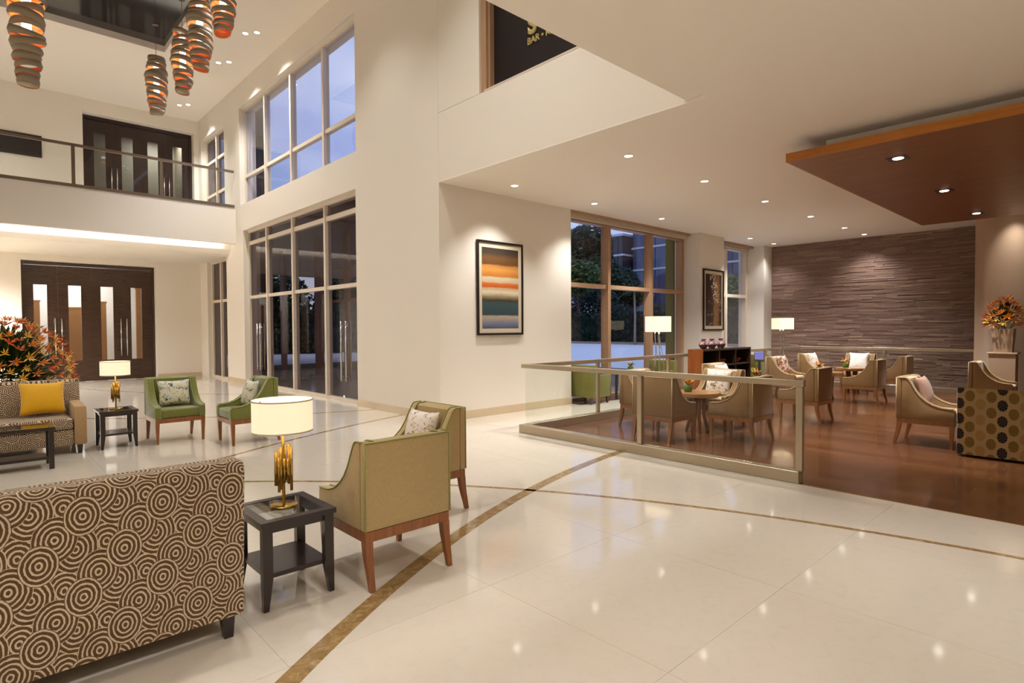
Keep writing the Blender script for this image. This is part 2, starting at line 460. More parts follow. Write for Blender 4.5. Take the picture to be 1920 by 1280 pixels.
def tag(o, label, cat, group=None):
    o['label'] = label; o['category'] = cat
    if group: o['group'] = group
    return o
def struct(o, label=None):
    o['kind'] = 'structure'
    if label: o['label'] = label
    return o
def copy_tree(o, parent=None):
    c = o.copy(); COL.objects.link(c); c.parent = parent
    for ch in o.children: copy_tree(ch, c)
    return c
def light(kind, name, loc, energy, color=WARM, parent=None, size=.1, spot=None, blend=.5, target=None, sizey=None):
    d = bpy.data.lights.new(name, kind); d.energy = energy; d.color = color
    o = bpy.data.objects.new(name, d); COL.objects.link(o)
    if kind == 'SPOT': d.spot_size = R(spot); d.spot_blend = blend; d.shadow_soft_size = size
    elif kind == 'POINT': d.shadow_soft_size = size
    elif kind == 'AREA':
        d.size = size
        if sizey: d.shape = 'RECTANGLE'; d.size_y = sizey
    o.location = loc
    if target is not None:
        o.rotation_euler = (Vector(target)-Vector(loc)).to_track_quat('-Z', 'Y').to_euler()
    if parent is not None: o.parent = parent
    return o

# ================================================================== THE SETTING
XW, ZL, ZH, YA, YD, YB = 5.46, 3.815, 8.2, 7.55, 20.7, 17.19

def cells(mb, fixed, a, b, openings, axis):
    """wall slab with rectangular openings; a, b: ranges along the wall and in z"""
    us = sorted({a[0], a[1]} | {v for o in openings for v in o[:2]}); vs = sorted({b[0], b[1]} | {v for o in openings for v in o[2:]})
    for u0, u1 in zip(us, us[1:]):
        run = None
        for v0, v1 in zip(vs, vs[1:]):
            um, vm = (u0+u1)/2, (v0+v1)/2
            hole = any(o[0] < um < o[1] and o[2] < vm < o[3] for o in openings)
            if not hole: run = (run[0], v1) if run else (v0, v1)
            if (hole or v1 == vs[-1]) and run:
                if axis == 'x': mb.box(fixed[0], fixed[1], u0, u1, run[0], run[1])
                else: mb.box(u0, u1, fixed[0], fixed[1], run[0], run[1])
                run = None
    return mb

# ---- marble floor with its slabs and inlaid bands
floor = struct(MB().box(-6.2, 17.4, -4.2, 24.6, -.2, -.002).build('floor', 'cream_marble'))
def slab_mesh(w, d):
    return MB().box(.001, w-.001, .001, d-.001, -.002, 0).mesh('slab')
TW = 1.18
std = slab_mesh(TW, TW); std.materials.append(M['cream_marble'])
xs = [5.72-TW*(i+1) for i in range(7)]
ys = [1.36-TW + TW*j for j in range(17)]
for x in xs:
    for y in ys:
        if y+TW > 20.72 or (y+TW)*1.02 < .0: continue
        if x+TW < .02*y-.35: continue
        link('slab', std, None, floor, (x, y, 0))
cor = slab_mesh(TW, 1.2); cor.materials.append(M['cream_marble'])
for i in range(9): link('slab', cor, None, floor, (5.86+TW*i, 6.06, 0))
def arc_strip(cx, cy, rad, w, a0, a1, n=60):
    mb = MB(); vi = []; top = .0012
    for k in range(n+1):
        a = a0+(a1-a0)*k/n; c, s_ = math.cos(a), math.sin(a)
        vi.append([mb.bm.verts.new((cx+r*c, cy+r*s_, z)) for r, z in ((rad-w/2, top), (rad+w/2, top), (rad+w/2, -.003), (rad-w/2, -.003))])
    for A, Bq in zip(vi, vi[1:]):
        for k in range(4): mb.bm.faces.new((A[k], A[(k+1) % 4], Bq[(k+1) % 4], Bq[k]))
    return mb
def ang(c, p): return math.atan2(p[1]-c[1], p[0]-c[0])
def inlay(c, r, w, p0, p1):
    arc_strip(c[0], c[1], r, w, ang(c, p0), ang(c, p1)).build('inlay_band', 'inlay_marble', floor)
inlay((7.0, -6.49), 10.78, .105, (.2, 1.8), (5.72, 4.22))
inlay((-3.946, -.772), 8.943, .05, (4.98, -.6), (.2, 7.15))
inlay((9.583, -5.732), 14.962, .06, (.3, 6.0), (5.45, 8.65))
inlay((8.054, 18.244), 9.039, .06, (.9, 12.7), (5.45, 9.57))
inlay((14.2, 22.5), 12.85, .06, (2.6, 20.6), (5.45, 13.2))

# ---- timber floor of the lounge
lf = struct(MB().box(5.84, 15.76, -4, 5.9, -.0035, -.003).build('floor_lounge', 'soffit_wood'))
pw, pl = .2, 2.45
pm = MB().box(.001, pw-.001, .001, pl-.001, -.003, .0).mesh('plank'); pm.materials.append(M['plank_wood'])
for i in range(56):
    off = (i*.83) % pl
    for j in range(-1, 4):
        y = -1.6-off+j*pl+1.0
        x = 5.75+i*pw
        if x > 17.0: continue
        if y > 5.92 or y+pl < -.2: continue
        if y+pl > 5.93:
            o = link('plank', pm, None, lf, (x, y, 0)); o.scale = (1, (5.93-y)/pl, 1)
        else: link('plank', pm, None, lf, (x, y, 0))
MB().box(5.718, 5.75, -4, 2.16, -.004, .003).build('edge_strip', 'brass', lf)
MB().box(8.62, 17.15, 7.3, 7.95, -.0035, .001).build('bay_floor', 'plank_wood', lf)

# ---- walls
glz = [(10.27, 16.6, -.01, 4.2), (10.24, 16.8, 4.91, 7.55), (18.07, 19.95, -.01, 3.62), (18.1, 20.35, 4.95, 7.5)]
struct(cells(MB(), (XW, 5.9), (YA, 21.4), (0, ZH), glz, 'x').build('wall_entrance', 'wall_paint'))
struct(MB().box(5.9, 8.62, YA, 8.0, 0, ZL).build('wall_painting', 'wall_paint'))
par = MB().box(XW, 5.9, 2.97, 7.546, ZL+.021, 4.90)
par.box(XW, 5.9, 6.53, 7.546, 4.906, ZH)
struct(par.build('wall_parapet', 'wall_paint'))
rec = MB().box(5.62, 5.9, 2.4, 6.53, 4.9, ZH); struct(rec.build('wall_sign', 'sign_black'))
jam = MB().box(5.50, 5.62, 6.42, 6.53, 4.9, ZH); jam.box(5.54, 5.62, 6.38, 6.42, 4.9, ZH); struct(jam.build('trim_1', 'brown_frame'))
struct(MB().box(XW+.0, 5.62, 2.97, 6.42, 4.895, 4.925).build('trim_2', 'white_frame'))
struct(MB().box(13.12, 14.34, 7.3, 8.0, 0, ZL).build('wall_pier', 'wall_paint'))
struct(MB().box(16.62, 17.5, 7.25, 8.0, 0, ZL).build('wall_corner_pier', 'wall_paint'))
dop = [(1.0, 4.2, -.01, 3.45), (2.44, 5.33, 4.9, 7.8)]
struct(cells(MB(), (YD, 21.05), (-6.2, XW), (0, ZH), dop, 'y').build('wall_doors', 'wall_paint'))
struct(MB().box(-6.2, -6, -4.2, 21.05, 0, ZH).build('wall_left', 'wall_paint'))
struct(MB().box(-6.2, 17.4, -4.2, -4, 0, ZL).build('wall_back', 'wall_paint'))
struct(MB().box(-6.2, XW, 2.7, 2.96, ZL+.25, ZH).build('wall_gallery', 'wall_paint'))

# ---- ceilings
cl = MB(); cl.box(5.9, 17.4, 2.97, 8.0, ZL, ZL+.25); cl.box(XW, 5.9, 2.97, YA, ZL, ZL+.02); cl.box(XW, 17.4, -4.2, 2.97, ZL, ZL+.25); cl.box(-6.2, XW, -4.2, 2.97, ZL, ZL+.25)
cl.box(-6.2, XW-.001, 2.985, 3.21, ZL+.04, ZL+.3); cl.box(-6.2, XW-.001, 2.97, 2.985, ZL+.07, ZL+.3)
struct(cl.build('ceiling', 'ceiling_paint'))
ch = MB()
RX0, RX1, RY0, RY1 = -3.6, 3.62, 5.5, 16.08
ch.box(-6.2, XW, 2.7, RY0, ZH, ZH+.5); ch.box(-6.2, XW, RY1, YD, ZH, ZH+.5); ch.box(-6.2, RX0, RY0, RY1, ZH, ZH+.5); ch.box(RX1, XW, RY0, RY1, ZH, ZH+.5)
ch = struct(ch.build('ceiling_atrium', 'ceiling_paint'))
MB().box(RX0, RX1, RY0, RY1, ZH+.12, ZH+.16).build('mirror_panel', 'dark_mirror', ch)
tr = MB(); tr.box(RX0, RX1, RY1-.10, RY1, ZH-.03, ZH+.12); tr.box(RX1-.10, RX1, RY0, RY1-.10, ZH-.03, ZH+.12)
tr.build('recess_trim', 'ceiling_paint', ch)

# ---- balcony
bal = MB(); bal.box(-6, XW, YB, YD, 4.0, 4.9); bal.box(-6, XW, YB, YB+.16, 3.9, 4.0)
bal.prism([(17.62, 4.0), (17.66, 3.78), (17.78, 3.66), (17.95, 3.62), (YD, 3.62), (YD, 4.0)], 'x', -6, XW-.002)
struct(bal.build('ceiling_balcony', 'wall_paint'))
led = tag(MB().box(-3, XW-.1, YB+.17, YB+.2, 3.94, 3.97).build('cove_light_strip', 'led_strip'), 'slim warm light strip hidden behind the lower balcony edge', 'light strip')
light('AREA', 'cove_glow', (1.2, YB+.3, 3.92), 11, WARM2, None, 8.0, target=(1.2, YB+.62, 3.80), sizey=.08)
br = empty('balcony_railing', (0, YB, 4.9)); tag(br, 'glass and bronze railing along the upper balcony', 'railing')
MB().box(-6, XW-.03, -.02, .06, .0, .075).build('bottom_rail', 'dark_steel', br)
MB().box(-6, XW-.03, -.01, .05, .97, 1.03).build('handrail', 'dark_steel', br)
for x in (-3.7, -1.85, 0.0, 1.83, 3.66):
    MB().box(x-.035, x+.035, .0, .04, .075, .97).build('post', 'dark_steel', br)
ex = [-5.5, -3.7, -1.85, 0, 1.83, 3.66, XW-.03]
for a, b in zip(ex, ex[1:]): MB().box(a+.04, b-.04, .014, .026, .075, .97).build('pane', 'rail_glass', br)

# ---- windows
def window_x(name, y0, y1, z0, z1, mull, rails, fmat, gmat, doors=(), xf=5.56, xb=5.70, sill=True):
    """window in the entrance wall, looking along x"""
    w = struct(empty(name, (0, y0, z0)))
    ox, oy, oz = 0, y0, z0
    def b(nm, mat, *q, par=None): return MB().box(q[0], q[1], q[2]-oy, q[3]-oy, q[4]-oz, q[5]-oz).build(nm, mat, par or w)
    b('jamb', fmat, xf+.02, xb, y0, y0+.07, z0, z1); b('jamb', fmat, xf+.02, xb, y1-.07, y1, z0, z1)
    b('head', fmat, xf+.02, xb, y0+.07, y1-.07, z1-.07, z1)
    if sill: b('sill', fmat, xf+.02, xb, y0+.07, y1-.07, z0, z0+.07)
    ys_ = [y0+.07]
    for m in mull:
        b('mullion', fmat, xf, xb, m-.04, m+.04, z0+(.07 if sill else 0), z1-.07); ys_ += [m-.04, m+.04]
    ys_.append(y1-.07)
    bays = list(zip(ys_[::2], ys_[1::2]))
    zs = [z0+(.07 if sill else 0)]
    for r0, r1 in rails:
        for a, c in bays: b('transom', fmat, xf+.03, xb, a, c, r0, r1)
        zs += [r0, r1]
    zs.append(z1-.07)
    rows = list(zip(zs[::2], zs[1::2]))
    for bi, (a, c) in enumerate(bays):
        for ri, (d, e) in enumerate(rows):
            if bi in doors and ri == 0:
                m = (a+c)/2
                for s_, (p, q) in ((1, (a, m-.006)), (-1, (m+.006, c))):
                    leaf = b('door_leaf', gmat, xb-.07, xb-.058, p+.01, q-.01, d+.02, e-.02)
                    hy = (q-.1 if s_ == 1 else p+.1)-oy
                    for hx in (xb-.12, xb-.01):
                        MB().tube([(hx, hy, .42-oz), (hx, hy, 1.66-oz)], .016, 10).build('pull_handle', 'chrome', leaf)
                    for hz in (.52, 1.56):
                        MB().tube([(xb-.12, hy, hz-oz), (xb-.01, hy, hz-oz)], .008, 6).build('handle_stud', 'chrome', leaf)
                    MB().box(xb-.078, xb-.05, (p+.03)-oy, (p+.12)-oy, d-oz, d+.05-oz).build('patch_fitting', 'chrome', leaf)
            else:
                b('pane', gmat, xb-.07, xb-.06, a, c, d, e)
    return w
window_x('window_1', 10.27, 16.6, 0, 4.2, (11.86, 13.58, 15.22), ((2.34, 2.42), (3.80, 3.90)), 'white_frame', 'tinted_glass', doors=(0, 3))
window_x('window_2', 10.24, 16.8, 4.91, 7.55, (11.86, 13.58, 15.22), ((5.66, 5.74),), 'white_frame', 'sky_glass', sill=False)
window_x('window_3', 18.07, 19.95, 0, 3.62, (19.0,), ((2.34, 2.42),), 'white_frame', 'tinted_glass')
window_x('window_4', 18.1, 20.35, 4.95, 7.5, (19.2,), ((5.66, 5.74), (6.7, 6.78)), 'white_frame', 'tinted_glass')
def window_y(name, x0, x1, z1, mull, rail, fmat, header=True):
    w = struct(empty(name, (x0, 7.86, 0)))
    def b(nm, mat, *q): return MB().box(q[0]-x0, q[1]-x0, q[2]-7.86, q[3]-7.86, q[4], q[5]).build(nm, mat, w)
    ya, yb = 7.74, 7.9
    b('jamb', fmat, x1-.1, x1, ya, yb, 0, z1)
    b('jamb', fmat, x0, x0+.06, ya, yb, 0, z1)
    b('head', fmat, x0, x1, ya, yb, z1, z1+.09)
    if header:
        b('blind_box', 'brown_frame', x0, x1, 7.56, 7.6, ZL-.055, ZL-.001)
        b('blind_roll', 'mat_board', x0+.02, x1-.02, 7.66, 7.72, z1+.03, ZL-.02)
    b('sill', fmat, x0+.06, x1-.1, ya, yb, 0, .06)
    xs_ = [x0+.06]
    for m in mull: b('mullion', fmat, m-.05, m+.05, ya-.03, yb, .06, z1); xs_ += [m-.05, m+.05]
    xs_.append(x1-.1)
    for p, q in zip(xs_[::2], xs_[1::2]):
        b('transom', fmat, p, q, ya, yb, rail, rail+.085)
        b('pane', 'window_glass', p, q, 7.85, 7.86, .06, rail); b('pane', 'window_glass', p, q, 7.85, 7.86, rail+.085, z1)
    return w
window_y('window_5', 8.62, 13.12, 3.66, (10.05, 11.66), 2.33, 'brown_frame')
window_y('window_6', 14.34, 16.62, 3.66, (15.3,), 2.33, 'white_frame')

# ---- double doors with glazed slots
def doors(name, x0, x1, z0, z1, edges, slots, sz, handles, hz, mat):
    d = struct(empty(name, (x0, 21.0, z0)))
    def bb(mb, *q): return mb.box(q[0]-x0, q[1]-x0, q[2]-21.0, q[3]-21.0, q[4]-z0, q[5]-z0)
    fr = MB(); bb(fr, x0, edges[0], 20.95, 21.08, z0, z1); bb(fr, edges[-1], x1, 20.95, 21.08, z0, z1); bb(fr, edges[0], edges[-1], 20.95, 21.08, z1-.1, z1)
    fr.build('door_frame', mat, d)
    for i, (a, c) in enumerate(zip(edges, edges[1:])):
        s0, s1 = slots[i]; a += .001; c -= .001
        mb = MB()
        for q in ((a, s0, z0+.01, z1-.105), (s1, c, z0+.01, z1-.105), (s0, s1, z0+.01, sz[0]), (s0, s1, sz[1], z1-.105)):
            bb(mb, q[0], q[1], 21.0, 21.05, q[2], q[3])
        leaf = mb.build('door_leaf', mat, d)
        bb(MB(), s0, s1, 21.02, 21.03, sz[0], sz[1]).build('pane', 'clear_glass', leaf)
        hx = handles[i]-x0
        hb = MB().tube([(hx, -.06, hz[0]-z0), (hx, -.06, hz[1]-z0)], .017, 10)
        for q in (.15, -.15): 
            zz = (hz[0]+.15 if q > 0 else hz[1]-.15)-z0
            hb.tube([(hx, -.06, zz), (hx, 0, zz)], .01, 6)
        hb.build('pull_handle', 'chrome', leaf)
    return d
doors('door_1', 1.0, 4.2, 0, 3.45, (1.06, 1.81, 2.6, 3.38, 4.14), ((1.27, 1.57), (2.05, 2.35), (2.82, 3.13), (3.58, 3.86)), (.62, 2.8), (1.735, 1.885, 3.305, 3.455), (.72, 1.85), 'door_wenge')
doors('door_2', 2.44, 5.33, 4.9, 7.8, (2.52, 3.22, 3.92, 4.6, 5.26), ((2.73, 3.02), (3.42, 3.72), (4.10, 4.39), (4.79, 5.06)), (5.3, 7.36), (3.15, 3.29, 4.53, 4.67), (5.3, 6.35), 'door_upper')
# rooms beyond the doors
bk = MB(); bk.box(-1, 5.4, 24.3, 24.5, 0, 3.6); bk.box(-1.2, -1, 21.1, 24.5, 0, 3.6); bk.box(5.3, 5.45, 21.1, 24.5, 0, 3.6); bk.box(-1, 5.4, 21.1, 24.5, 3.6, 3.7)
struct(bk.build('wall_kitchen', 'white_ceramic'))
for i, (a, b, z) in enumerate(((2.2, 2.66, 2.2), (2.9, 3.26, 2.4), (4.1, 4.6, 2.9), (1.2, 1.55, 2.4))):
    tag(MB().box(a, b, 23.2, 23.3, 0, z).box(a-.02, b+.02, 23.19, 23.31, z, z+.05).build('screen_panel', 'wall_lining'), 'tan timber panel seen through glazed slot %s of the lower doors' % ('two', 'three', 'four', 'one')[i], 'panel', 'panels behind the lower doors')
light('AREA', 'kitchen_light', (2.2, 22.8, 3.55), 60, (1, .95, .95), None, 2.5, target=(2.2, 22.8, 0))
b2 = MB(); b2.box(1, 5.45, 23.4, 23.6, 4.9, 8.2); b2.box(.8, 1, 21.1, 23.6, 4.9, 8.2); b2.box(1, 5.45, 21.1, 23.6, 4.7, 4.9); b2.box(1, 5.45, 21.1, 23.6, 8.2, 8.3); b2.box(5.4, 5.45, 21.1, 23.4, 4.9, 8.2)
struct(b2.build('wall_gallery_room', 'grey_box'))
light('AREA', 'gallery_light', (4.8, 22.4, 8.0), 36, (.85, .93, 1), None, 1.0, target=(4.8, 22.6, 0))

# ---- baseboards
bbm = 'baseboard_stone'
struct(MB().box(XW-.015, XW-.0005, YA-.015, 10.27, 0, .13).build('baseboard_entrance', bbm))
struct(MB().box(XW, 8.62, YA-.015, YA-.0005, 0, .13).build('baseboard_painting', bbm))
struct(MB().box(XW-.015, XW-.0005, 16.6, 18.07, 0, .13).build('baseboard_far', bbm))
struct(MB().box(4.2, XW-.015, YD-.015, YD-.0005, 0, .13).box(-6, 1.0, YD-.015, YD-.0005, 0, .13).build('baseboard_doors', bbm))

# ---- stacked-stone wall at the end of the lounge
sw = struct(MB().box(17.16, 17.4, -4.2, 7.25, 0, ZL).build('wall_stone', 'stone_backing'))
st = MB(); z = .0; rnd = random.Random(3)
while z < ZL-.005:
    h = rnd.choice((.022, .028, .034, .04)); h = min(h, ZL-z)
    y = 7.248
    while y > -1.2:
        l = rnd.uniform(.18, .75); y2 = max(y-l, -1.2); dpt = rnd.uniform(.015, .035)
        st.box(17.16-dpt, 17.165, y2+.002, y-.002, z+.0015, z+h-.0015); y = y2
    z += h
so = st.build('ledge_stones', 'ledge_stone', sw); so['kind'] = 'stuff'

# ---- dropped timber ceiling panel and the round column
sf = struct(empty('ceiling_timber', (7.49, 3.0, 3.55)))
MB().box(.02, 6.8, -7, -.02, .0, .105).build('timber_panel', 'soffit_wood', sf)
MB().box(.0, .02, -7, 0, .0, .105).box(.02, 6.8, -.02, 0, .0, .105).build('timber_edge', 'soffit_edge', sf)
MB().box(.35, 6.4, -7, -.35, .105, .262).build('recess_core', 'ceiling_paint', sf)
struct(MB().lathe([(.62, 0), (.62, .12), (.60, .13), (.60, ZL)], 64, (15.62, 1.72)).build('wall_column', 'planter_beige'))

# ================================================================== LIGHT FITTINGS
dl_mesh = None
def downlight(x, y, z, label, energy, group, spot=95, dim=False, soft=.06):
    global dl_mesh
    t = empty('ceiling_downlight', (x, y, z)); tag(t, label, 'downlight', group)
    if dl_mesh is None:
        a = MB().lathe([(.056, -.001), (.07, -.001), (.072, -.006), (.066, -.008), (.056, -.004), (.056, -.001)], 28).mesh('trim_ring'); a.materials.append(M['white_frame'])
        b = MB().lathe([(0, -.0035), (.055, -.0035), (.055, -.001), (0, -.001)], 28).mesh('lens'); b.materials.append(M['lamp_lens'])
        c = b.copy(); c.materials.clear(); c.materials.append(M['lamp_lens_dim']); dl_mesh = (a, b, c)
    link('trim_ring', dl_mesh[0], None, t); link('lens', dl_mesh[2 if dim else 1], None, t)
    light('SPOT', 'downlight_beam', (0, 0, -.03), energy, WARM, t, soft, spot, .85)
    return t
ORD = ('first', 'second', 'third', 'fourth', 'fifth', 'sixth')
for i, x in enumerate((6.51, 8.56, 10.82, 15.0, 16.46)):
    downlight(x, 6.91, ZL, '%s downlight from the left in the ceiling row beside the windows' % ORD[i], 34 if x > 16 else (85 if x < 10 else 150), 'downlights in the lounge ceiling', 106)
for i, x in enumerate((6.54, 8.57, 10.79, 13.0, 15.1, 16.56)):
    downlight(x, 4.69, ZL, '%s downlight from the left in the ceiling row over the lounge tables' % ORD[i], 50 if x > 16 else (120 if x < 10 else 172), 'downlights in the lounge ceiling', 116)
for i, x in enumerate((8.34, 10.87, 13.5)):
    t = empty('ceiling_spotlight', (x, 2.0, 3.55)); tag(t, 'square black spotlight in the timber ceiling panel, %s from the left' % ORD[i], 'spotlight', 'spotlights in the timber panel')
    MB().box(-.11, .11, -.11, .11, -.004, -.001).build('bezel', 'sign_black', t)
    MB().lathe([(0, -.012), (.05, -.010), (.06, -.004)], 20).build('lens', 'lamp_lens', t)
    light('SPOT', 'spotlight_beam', (0, 0, -.04), 240, WARM, t, .05, 58, .8)
for i, y in enumerate((13.7, 15.66, 19.4)):
    for k, dx in enumerate((-.09, .09)):
        downlight(4.75+dx, y-dx*1.2, ZH, '%s atrium ceiling downlight of the %s pair from the tall windows' % (('left', 'right')[k], ('nearest', 'middle', 'farthest')[i]), 130, 'paired downlights in the atrium ceiling', 110)
for x, y in ((3.9, 11.7), (3.9, 9.0), (3.9, 6.4), (3.9, 4.4), (1.2, 4.4), (-1.8, 4.4), (-4.7, 6), (-4.7, 10), (-4.7, 14), (-1.8, 17.6), (-.4, 17.9)):  # unseen fill lamps, added to brighten the atrium and its walls
    downlight(x, y, ZH, 'added fill downlight in the atrium ceiling, out of view', 190, 'downlights out of the picture', 98 if x > 3 else 140, True, .3)
for x, y in ((1.4, -.6), (-1.2, -.6), (-3.6, -.6), (3.6, -2.4), (0, -2.4), (-3.6, -2.4), (-3.4, 2.2), (6.4, -1.4)):  # fill lamps behind the camera, added for general light in the lobby
    downlight(x, y, ZL, 'added fill downlight in the lobby ceiling behind the viewpoint', 110, 'downlights out of the picture', 130, True, .25)
for x, y in ((3.9, 1.75), (4.7, .3), (1.6, 1.75)):
    downlight(x, y, ZL, 'downlight in the lobby ceiling just above the top of the picture', 48, 'downlights out of the picture', 56, True, .22)
for x, y in ((-.1, 18.7), (-1.4, 18.9), (-2.8, 18.9)):  # added out of view to brighten the door wall below the balcony
    downlight(x, y, 3.62, 'added fill downlight under the balcony, out of view to the left', 430, 'downlights out of the picture', 150, True, .15)
downlight(14.72, 1.55, ZL, 'downlight hidden above the timber panel in front of the round column', 26, 'downlights in the lounge ceiling', 100)

# ================================================================== RAILINGS
rl = empty('lounge_railing', (5.78, 5.95, 0)); tag(rl, 'low glass and steel railing around the timber lounge', 'railing')
def rb(nm, mat, x0, x1, y0, y1, z0, z1): return MB().box(x0-5.78, x1-5.78, y0-5.95, y1-5.95, z0, z1, .003, 1).build(nm, mat, rl)
rb('kerb', 'steel', 5.72, 5.84, 2.16, 6.01, 0, .115)
rb('kerb', 'steel', 5.841, 15.74, 5.9, 6.01, 0, .115)
rb('kerb', 'steel', 15.741, 15.86, 2.3, 6.01, 0, .115)
rb('handrail', 'steel', 5.745, 5.815, 2.13, 5.985, .925, .985)
rb('handrail', 'steel', 5.816, 15.76, 5.92, 5.985, .925, .985)
rb('handrail', 'steel', 15.761, 15.83, 2.28, 5.985, .925, .985)
rb('post', 'steel', 5.75, 5.81, 2.14, 2.20, .116, .924)
rb('post', 'steel', 5.75, 5.81, 3.95, 4.01, .116, .924)
for x in (7.45, 9.55, 11.65, 13.75): rb('post', 'steel', x-.03, x+.03, 5.93, 5.975, .116, .924)
rb('post', 'steel', 15.77, 15.82, 4.0, 4.06, .116, .924); rb('post', 'steel', 15.77, 15.82, 2.3, 2.36, .116, .924)
for a, b in ((2.21, 3.94), (4.02, 5.93)): rb('pane', 'rail_glass', 5.774, 5.786, a, b, .116, .924)
for a, b in zip((5.8, 7.49, 9.59, 11.69, 13.79), (7.41, 9.51, 11.61, 13.71, 15.75)): rb('pane', 'rail_glass', a, b, 5.944, 5.956, .116, .924)
for a, b in ((2.37, 3.99), (4.07, 5.9)): rb('pane', 'rail_glass', 15.789, 15.801, a, b, .116, .924)

# ================================================================== SEATING
def arm_profile(y0):
    return [(y0, .335), (.60, .335), (.605, .40), (.60, .475), (.585, .488), (.54, .49), (.46, .497), (.38, .522), (.31, .565), (.25, .62), (.20, .69), (.165, .76), (.135, .815), (.115, .84), (.09, .846), (y0, .846)]
def make_armchair(name, body, inner, piping, legm):
    t = empty(name)
    MB().box(-.225, .225, .13, .595, .336, .455, .025, 3).build('seat', inner, t, smooth=True)
    MB().box(-.30, .30, .0, .055, .336, .846, .012, 2).build('backrest', body, t, smooth=True)
    MB().prism([(.056, .34), (.16, .34), (.125, .83), (.10, .844), (.056, .844)], 'x', -.224, .224, bev=.01).build('back_cushion', inner, t, smooth=True)
    for s in (-1, 1):
        MB().prism(arm_profile(.056), 'x', s*.226, s*.30, bev=.012).build('armrest', body, t, smooth=True)
        pts = [p for p in arm_profile(.03)[4:]]
        pb = MB()
        for sx in (.2985, .2275):
            pb.tube([(s*sx, y, z+.002) for y, z in pts], .0055, 6)
        pb.tube([(s*.2985, -.001, .34), (s*.2985, -.001, .845)], .0055, 6)
        pb.build('piping', piping, t)
    MB().tube([(-.298, .0, .845), (.298, .0, .845)], .0055, 6).build('piping', piping, t)
    rb_ = MB(); rb_.box(-.295, .295, .005, .05, .275, .335); rb_.box(-.295, .295, .55, .595, .275, .335)
    rb_.box(-.295, -.25, .05, .55, .275, .335); rb_.box(.25, .295, .05, .55, .275, .335)
    rb_.build('seat_rail', legm, t)
    for s in (-1, 1):
        x = s*.272
        def sq(x_, y_, h, z_): return [(x_-h, y_-h, z_), (x_+h, y_-h, z_), (x_+h, y_+h, z_), (x_-h, y_+h, z_)]
        MB().hexa(sq(x*1.0, .565, .014, .0), sq(x, .570, .024, .275)).build('leg', legm, t)
        lg = MB(); prof = [(0, -.025, .015), (.06, -.012, .017), (.13, .006, .02), (.20, .020, .023), (.275, .028, .025)]
        rings = [[lg.bm.verts.new(p) for p in sq(x, y_, h, z_)] for z_, y_, h in prof]
        for A, Bq in zip(rings, rings[1:]):
            for k in range(4): lg.bm.faces.new((A[k], A[(k+1) % 4], Bq[(k+1) % 4], Bq[k]))
        lg.bm.faces.new(rings[0][::-1]); lg.bm.faces.new(rings[-1])
        lg.build('leg', legm, t)
    return t
def place(proto, used, loc, rz, label, group, name=None):
    o = proto if not used else copy_tree(proto)
    o.location = loc; o.rotation_euler = (0, 0, R(rz)); tag(o, label, 'armchair', group)
    return o
def pillow_mesh(w, h, t, n=14):
    mb = MB(); V = {}
    for side in (1, -1):
        for i in range(n+1):
            for j in range(n+1):
                u = 2*i/n-1; v = 2*j/n-1
                edge = i in (0, n) or j in (0, n)
                if side == -1 and edge: V[(side, i, j)] = V[(1, i, j)]; continue
                k = ((1-abs(u)**2.6)*(1-abs(v)**2.6))**.55
                pin = 1-.10*(1-abs(v)**2)*abs(u)**3 ; pin2 = 1-.10*(1-abs(u)**2)*abs(v)**3
                V[(side, i, j)] = mb.bm.verts.new((u*w/2*pin, side*t/2*k, v*h/2*pin2))
    for side in (1, -1):
        for i in range(n):
            for j in range(n):
                q = [V[(side, i, j)], V[(side, i+1, j)], V[(side, i+1, j+1)], V[(side, i, j+1)]]
                f = mb.bm.faces.new(q if side == -1 else q[::-1]); f.smooth = True
    return mb.mesh('pillow')
def pillow(name, mat, chair_loc, rz, w, h, t, off, tilt, label, group=None, seat=.455):
    """off: distance of the pillow foot in front of the chair's back plane"""
    me = pillow_mesh(w, h, t); me.materials.append(M[mat])
    a = R(rz)
    hh = h/2*math.cos(R(tilt))
    lx, ly = 0.0 if not isinstance(off, tuple) else off[0], off if not isinstance(off, tuple) else off[1]
    p = Vector((lx*math.cos(a)-ly*math.sin(a), lx*math.sin(a)+ly*math.cos(a), 0))
    o = link(name, me, None, None, (chair_loc[0]+p.x, chair_loc[1]+p.y, seat+hh+.012), (R(tilt), 0, a))
    return tag(o, label, 'cushion', group)

# lobby armchairs
GA = 'armchairs in the lobby'
pr = make_armchair('armchair', 'beige_weave', 'beige_weave', 'green_piping', 'leg_wood')
place(pr, False, (1.91, 2.965, 0), 0, 'beige woven armchair with green piping seen from behind, beside the near lamp table', GA)
place(pr, True, (2.97, 4.06, 0), 90, 'beige woven armchair with green piping holding a white floral cushion', GA)
pillow('cushion', 'floral_brown', (2.97, 4.06), 90, .42, .36, .15, .24, 14, 'white cushion with brown flowers on the beige armchair')
pg = make_armchair('armchair', 'green_velvet', 'green_velvet', 'green_piping', 'leg_wood')
place(pg, False, (2.015, 9.25, 0), 180, 'green velvet armchair facing the camera beside the far lamp table', GA)
pillow('cushion', 'floral_blue', (2.015, 9.25), 180, .40, .36, .15, .26, 16, 'cream cushion with blue flowers on the green armchair facing the camera')
place(pg, True, (3.0, 8.17, 0), 90, 'green velvet armchair seen from its side, behind the near lampshade', GA)
pillow('cushion', 'floral_blue', (3.0, 8.17), 90, .40, .36, .15, .26, 16, 'cream cushion with blue flowers on the green armchair seen sideways')

